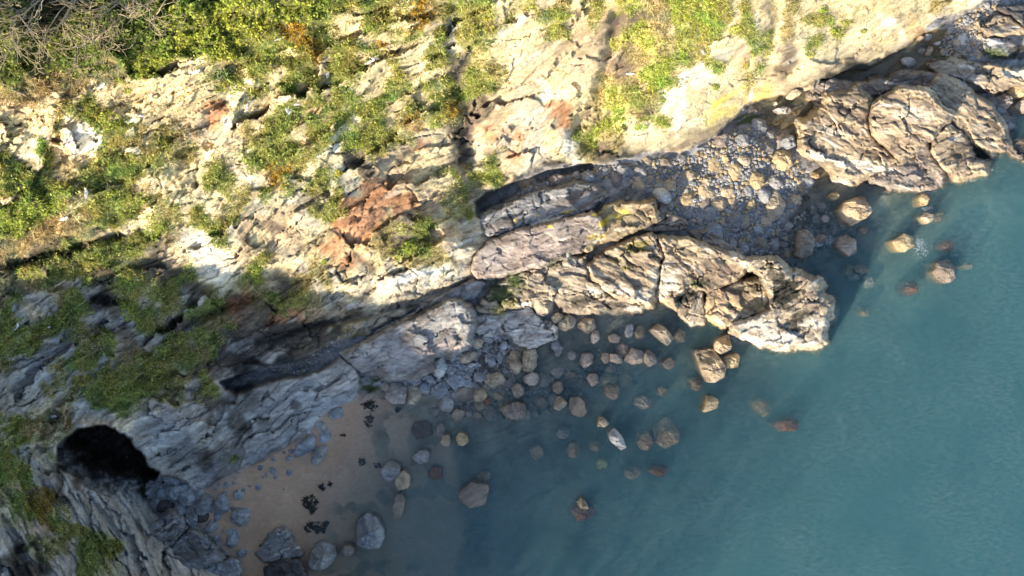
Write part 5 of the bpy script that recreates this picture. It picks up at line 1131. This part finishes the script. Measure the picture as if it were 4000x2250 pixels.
GL = [(1,790,650,40,"gull with dark back just under the straw edge of the thicket"),(1,1055,870,160,"gull on the earth slope, right one of the upper left pair"),(1,1000,915,200,"gull on the earth slope, lower one of the upper left pair"),(1,1488,548,10,"gull near the bright thicket above the ribbed earth face"),
 (2,190,290,30,"gull resting among the grass high on the upper ledges"),(2,300,788,170,"gull on the grassy ledge, right one of the tight trio"),(2,240,820,100,"gull on the grassy ledge, left one of the tight trio"),(2,268,840,60,"gull on the grassy ledge, lowest one of the tight trio"),
 (2,550,560,80,"gull sitting upright in the brown nook, the upper of two"),(2,550,628,10,"gull in the brown nook, the lower of two"),(2,868,477,20,"gull on the narrow ledge in the upper middle, left of two"),(2,900,448,170,"gull on the narrow ledge in the upper middle, right of two"),
 (3,890,563,0,"gull alone in the brown gully of the pale wall"),(3,1430,388,120,"gull beside the dark cushion plants on the white wall"),(3,1437,480,200,"gull on the white wall below the dark cushion plants"),
 (5,665,10,90,"gull on the green left slope"),(5,500,203,20,"gull in the dry stems of the left slope"),(5,140,1013,60,"gull on the shaded green slope, the left of two"),(5,370,1017,0,"gull on the shaded green slope, the right of two"),(5,1032,663,0,"gull on the small shaded earth ledge"),(9,415,240,0,"gull in the dry grass above the big cave")]
for i, (t, x, y, a, lab) in enumerate(GL):
    px, py = T(t, x, y); h0 = float(hat(px, py)[0]); o = bpy.data.objects.new("seagull", None); sc.collection.objects.link(o)
    b = P(px, py, h0+.05); 
    if g0 is None:
        kids = [mesh("body", GV, GF, M_WHITE), mesh("wing", *wingm(1), M_GREYF, smooth=False), mesh("wing", *wingm(-1), M_GREYF, smooth=False),
                mesh("beak", np.array([(.295,-.012,.265),(.295,.012,.265),(.295,0,.285),(.355,0,.262)]), np.array([(0,1,2),(0,3,1),(1,3,2),(2,3,0)]), M_BEAK, smooth=False)]
        g0 = kids
    else:
        kids = []
        for q in g0: c_ = q.copy(); sc.collection.objects.link(c_); kids.append(c_)
    for q in kids: q.parent = o
    o.location = b; o.rotation_euler = (0, 0, R(a)); tag(o, lab, "gull", "gulls resting on the cliff")
# ------------------------------------------------------------------ seaweed on the beach
def weed(t, x, y, rx, ry, n, seed, label, z=.03):
    px, py = T(t, x, y); rs = np.random.RandomState(seed); h0 = float(hat(px, py)[0]); o_ = P(px, py, h0); n = int(n*1.8)
    Vs = []; Fs = []; c0 = 0
    for _ in range(n):
        r = rs.rand()**.6; a = rs.rand()*6.283; xx = px+math.cos(a)*r*rx/1.932; yy = py+math.sin(a)*r*ry/1.932
        if fbm(np.array([xx/9]), np.array([yy/9]), 2, seed)[0] < -.22+.3*r: continue
        p = P(xx, yy, float(hat(xx, yy)[0]))-o_+np.array([0, 0, z+.05*rs.rand()]); d = rs.rand()*6.283; w_ = rs.uniform(.02, .05); L_ = rs.uniform(.08, .24)
        pts = []
        for s in range(4):
            d += rs.uniform(-.7, .7); pts.append((p.copy(), d)); p = p+np.array([math.cos(d), math.sin(d), rs.uniform(-.1, .1)])*L_/3
        for (q, dd) in pts: Vs += [q+np.array([-math.sin(dd), math.cos(dd), 0])*w_, q-np.array([-math.sin(dd), math.cos(dd), 0])*w_, q+np.array([0, 0, .03])]
        for s in range(3): b = c0+s*3; Fs += [(b, b+2, b+5, b+3), (b+2, b+1, b+4, b+5)]
        c0 += 12
    if not Vs: return
    ob = mesh("seaweed", np.array(Vs), np.array(Fs), M_WEED, np.full((len(Vs), 3), .016), smooth=False); ob.location = o_
    tag(ob, label, "seaweed")
weed(10,410,905,62,68,330,1,"broad black seaweed heap on the lower sand, the upper of the two big heaps")
weed(10,455,1085,85,50,330,2,"broad black seaweed heap at the water's edge, the lower of the two big heaps")
weed(10,500,780,20,24,40,3,"small black seaweed wisp above the two big heaps")
weed(10,562,752,8,16,14,4,"tiny black strand right of the small wisp")
weed(10,850,270,45,60,120,5,"scattered black weed down the upper sand below the pale twin boulders")
weed(10,860,165,60,40,110,6,"black weed around a buried stone at the top of the sand")
weed(10,800,590,22,26,60,7,"compact black clump where sand meets water")
weed(10,905,615,42,22,50,8,"trailing black weed right of the compact clump, under clear water")
weed(10,630,390,50,14,26,9,"sparse black flecks of weed in the middle of the upper sand")
weed(10,1060,195,30,14,40,10,"small dark weed strand under shallow water off the sand top")
weed(10,530,1055,22,22,40,11,"small tuft beside the lower big heap on its right")
weed(10,60,1215,30,20,20,12,"few dark flecks of weed beside the ragged barnacled rock")
# shells and pale grit on the sand
def flecks(name, regs, seed, col_, label, cat, sea_=False, zz=.012):
    rs = np.random.RandomState(seed); Vs = []; Fs = []; c0 = 0
    for t, x, y, rx, ry, n, s0, s1 in regs:
        for _ in range(n):
            xx, yy = T(t, x+rs.normal()*rx*.5, y+rs.normal()*ry*.5); h0 = 0 if sea_ else float(hat(xx, yy)[0]); 
            if sea_ and float(hat(xx, yy)[0]) > -.08: continue
            p = P(xx, yy, max(h0, 0) if sea_ else h0)+np.array([0, 0, zz]); s = rs.uniform(s0, s1); m_ = 5; a0 = rs.rand()*6.28; asp = rs.uniform(.35, 1); ro = rs.rand()*3.14
            for k in range(m_):
                a = a0+k/m_*6.283; r = s*rs.uniform(.7, 1.2); X_ = math.cos(a)*r; Y_ = math.sin(a)*r*asp
                Vs.append(p+np.array([X_*math.cos(ro)-Y_*math.sin(ro), X_*math.sin(ro)+Y_*math.cos(ro), 0]))
            Fs.append(tuple(range(c0, c0+m_))); c0 += m_
    o = mesh(name, np.array(Vs), np.array(Fs), plain(name+"_white", col_), smooth=False); kind(o, 'stuff', label, cat)
flecks("shell_grit", [(10,620,390,120,40,16,.015,.035),(10,520,680,180,70,60,.015,.04),(10,600,760,260,200,90,.012,.03),(10,250,930,260,200,60,.012,.025),(10,200,600,160,120,30,.012,.025),(9,1880,1350,60,160,14,.012,.03)], 3, (.75,.73,.68), "tiny white shells and grit strewn over the sand", "shells")
flecks("foam_flecks", [(10,1000,780,300,150,30,.012,.028),(10,1600,1000,700,500,60,.01,.02),(11,600,1000,1000,600,90,.01,.022),(12,500,150,900,300,60,.01,.024),(8,800,900,900,500,40,.01,.02),(7,1200,950,200,80,20,.012,.025),(7,1650,1100,50,40,20,.012,.03),(12,1100,120,500,160,24,.012,.026)], 4, (.78,.82,.84), "small white foam flecks floating on the open water", "foam", True, .006)
def foam(t, x, y, rx, ry, n, seed):
    pass
flecks("sea_foam", [(8,1140,380,50,35,150,.012,.03),(8,1150,440,60,50,90,.015,.04),(8,1200,130,60,30,90,.012,.028),(8,1195,10,60,22,90,.012,.028),(8,1300,590,80,30,60,.015,.04),(8,470,370,40,40,110,.012,.026),(8,380,395,50,20,60,.015,.04),(4,1660,1280,50,20,120,.012,.03),(4,1500,1360,120,12,120,.01,.026),(4,1860,920,60,60,150,.01,.026),(4,1200,1440,60,14,80,.012,.028),(7,1680,1090,40,30,110,.01,.026),(4,480,1270,90,40,80,.015,.035)], 6, (.80,.84,.86), "patches of broken white foam where swell meets the rocks", "foam", True, .008)

# ------------------------------------------------------------------ wood on the headland towards the sun (outside the picture): it thins the shade's edge
rs = np.random.RandomState(99); n = 10500
pq = rs.uniform(7, 31, n); aq = rs.uniform(44, 56, n); cq = rs.uniform(-16, 3.0, n); zq = cq+aq*math.tan(SUN_EL)
keep = (rs.rand(n) < np.clip((31-pq)/22, 0, 1)) & (zq > 1); pq = pq[keep]; aq = aq[keep]; zq = zq[keep]
C = np.stack([aq*SUN_AZ[0]+.75*pq, aq*SUN_AZ[1]-.66*pq, zq], 1)
V_, F_, cc = leaves(C, .34*np.ones(len(C)), np.array([.10, .14, .04])*rs.uniform(.7, 1.3, (len(C), 1)), rs, 1.5)
Vs = [V_]; Fq = [F_]; Cc = [cc]; off_ = len(V_)
for k in range(18):
    p_ = 8+k*1.2; a_ = rs.uniform(46, 54); x_ = a_*SUN_AZ[0]+.75*p_; y_ = a_*SUN_AZ[1]-.66*p_; an = np.arange(6)/6*6.283
    lo = np.stack([x_+np.cos(an)*.3, y_+np.sin(an)*.3, np.full(6, -1.)], 1); hi = np.stack([x_+np.cos(an)*.1, y_+np.sin(an)*.1, np.full(6, a_*.36)], 1)
    i = np.arange(6); Vs += [lo, hi]; Fq.append(np.stack([i, (i+1) % 6, (i+1) % 6+6, i+6], 1)+off_); Cc.append(np.full((12, 3), .12)); off_ += 12
kind(mesh("headland_wood", np.concatenate(Vs), np.concatenate(Fq), M_LEAF, np.concatenate(Cc), smooth=False), 'stuff', "thin wood on the headland beyond the bottom of the picture", "wood")
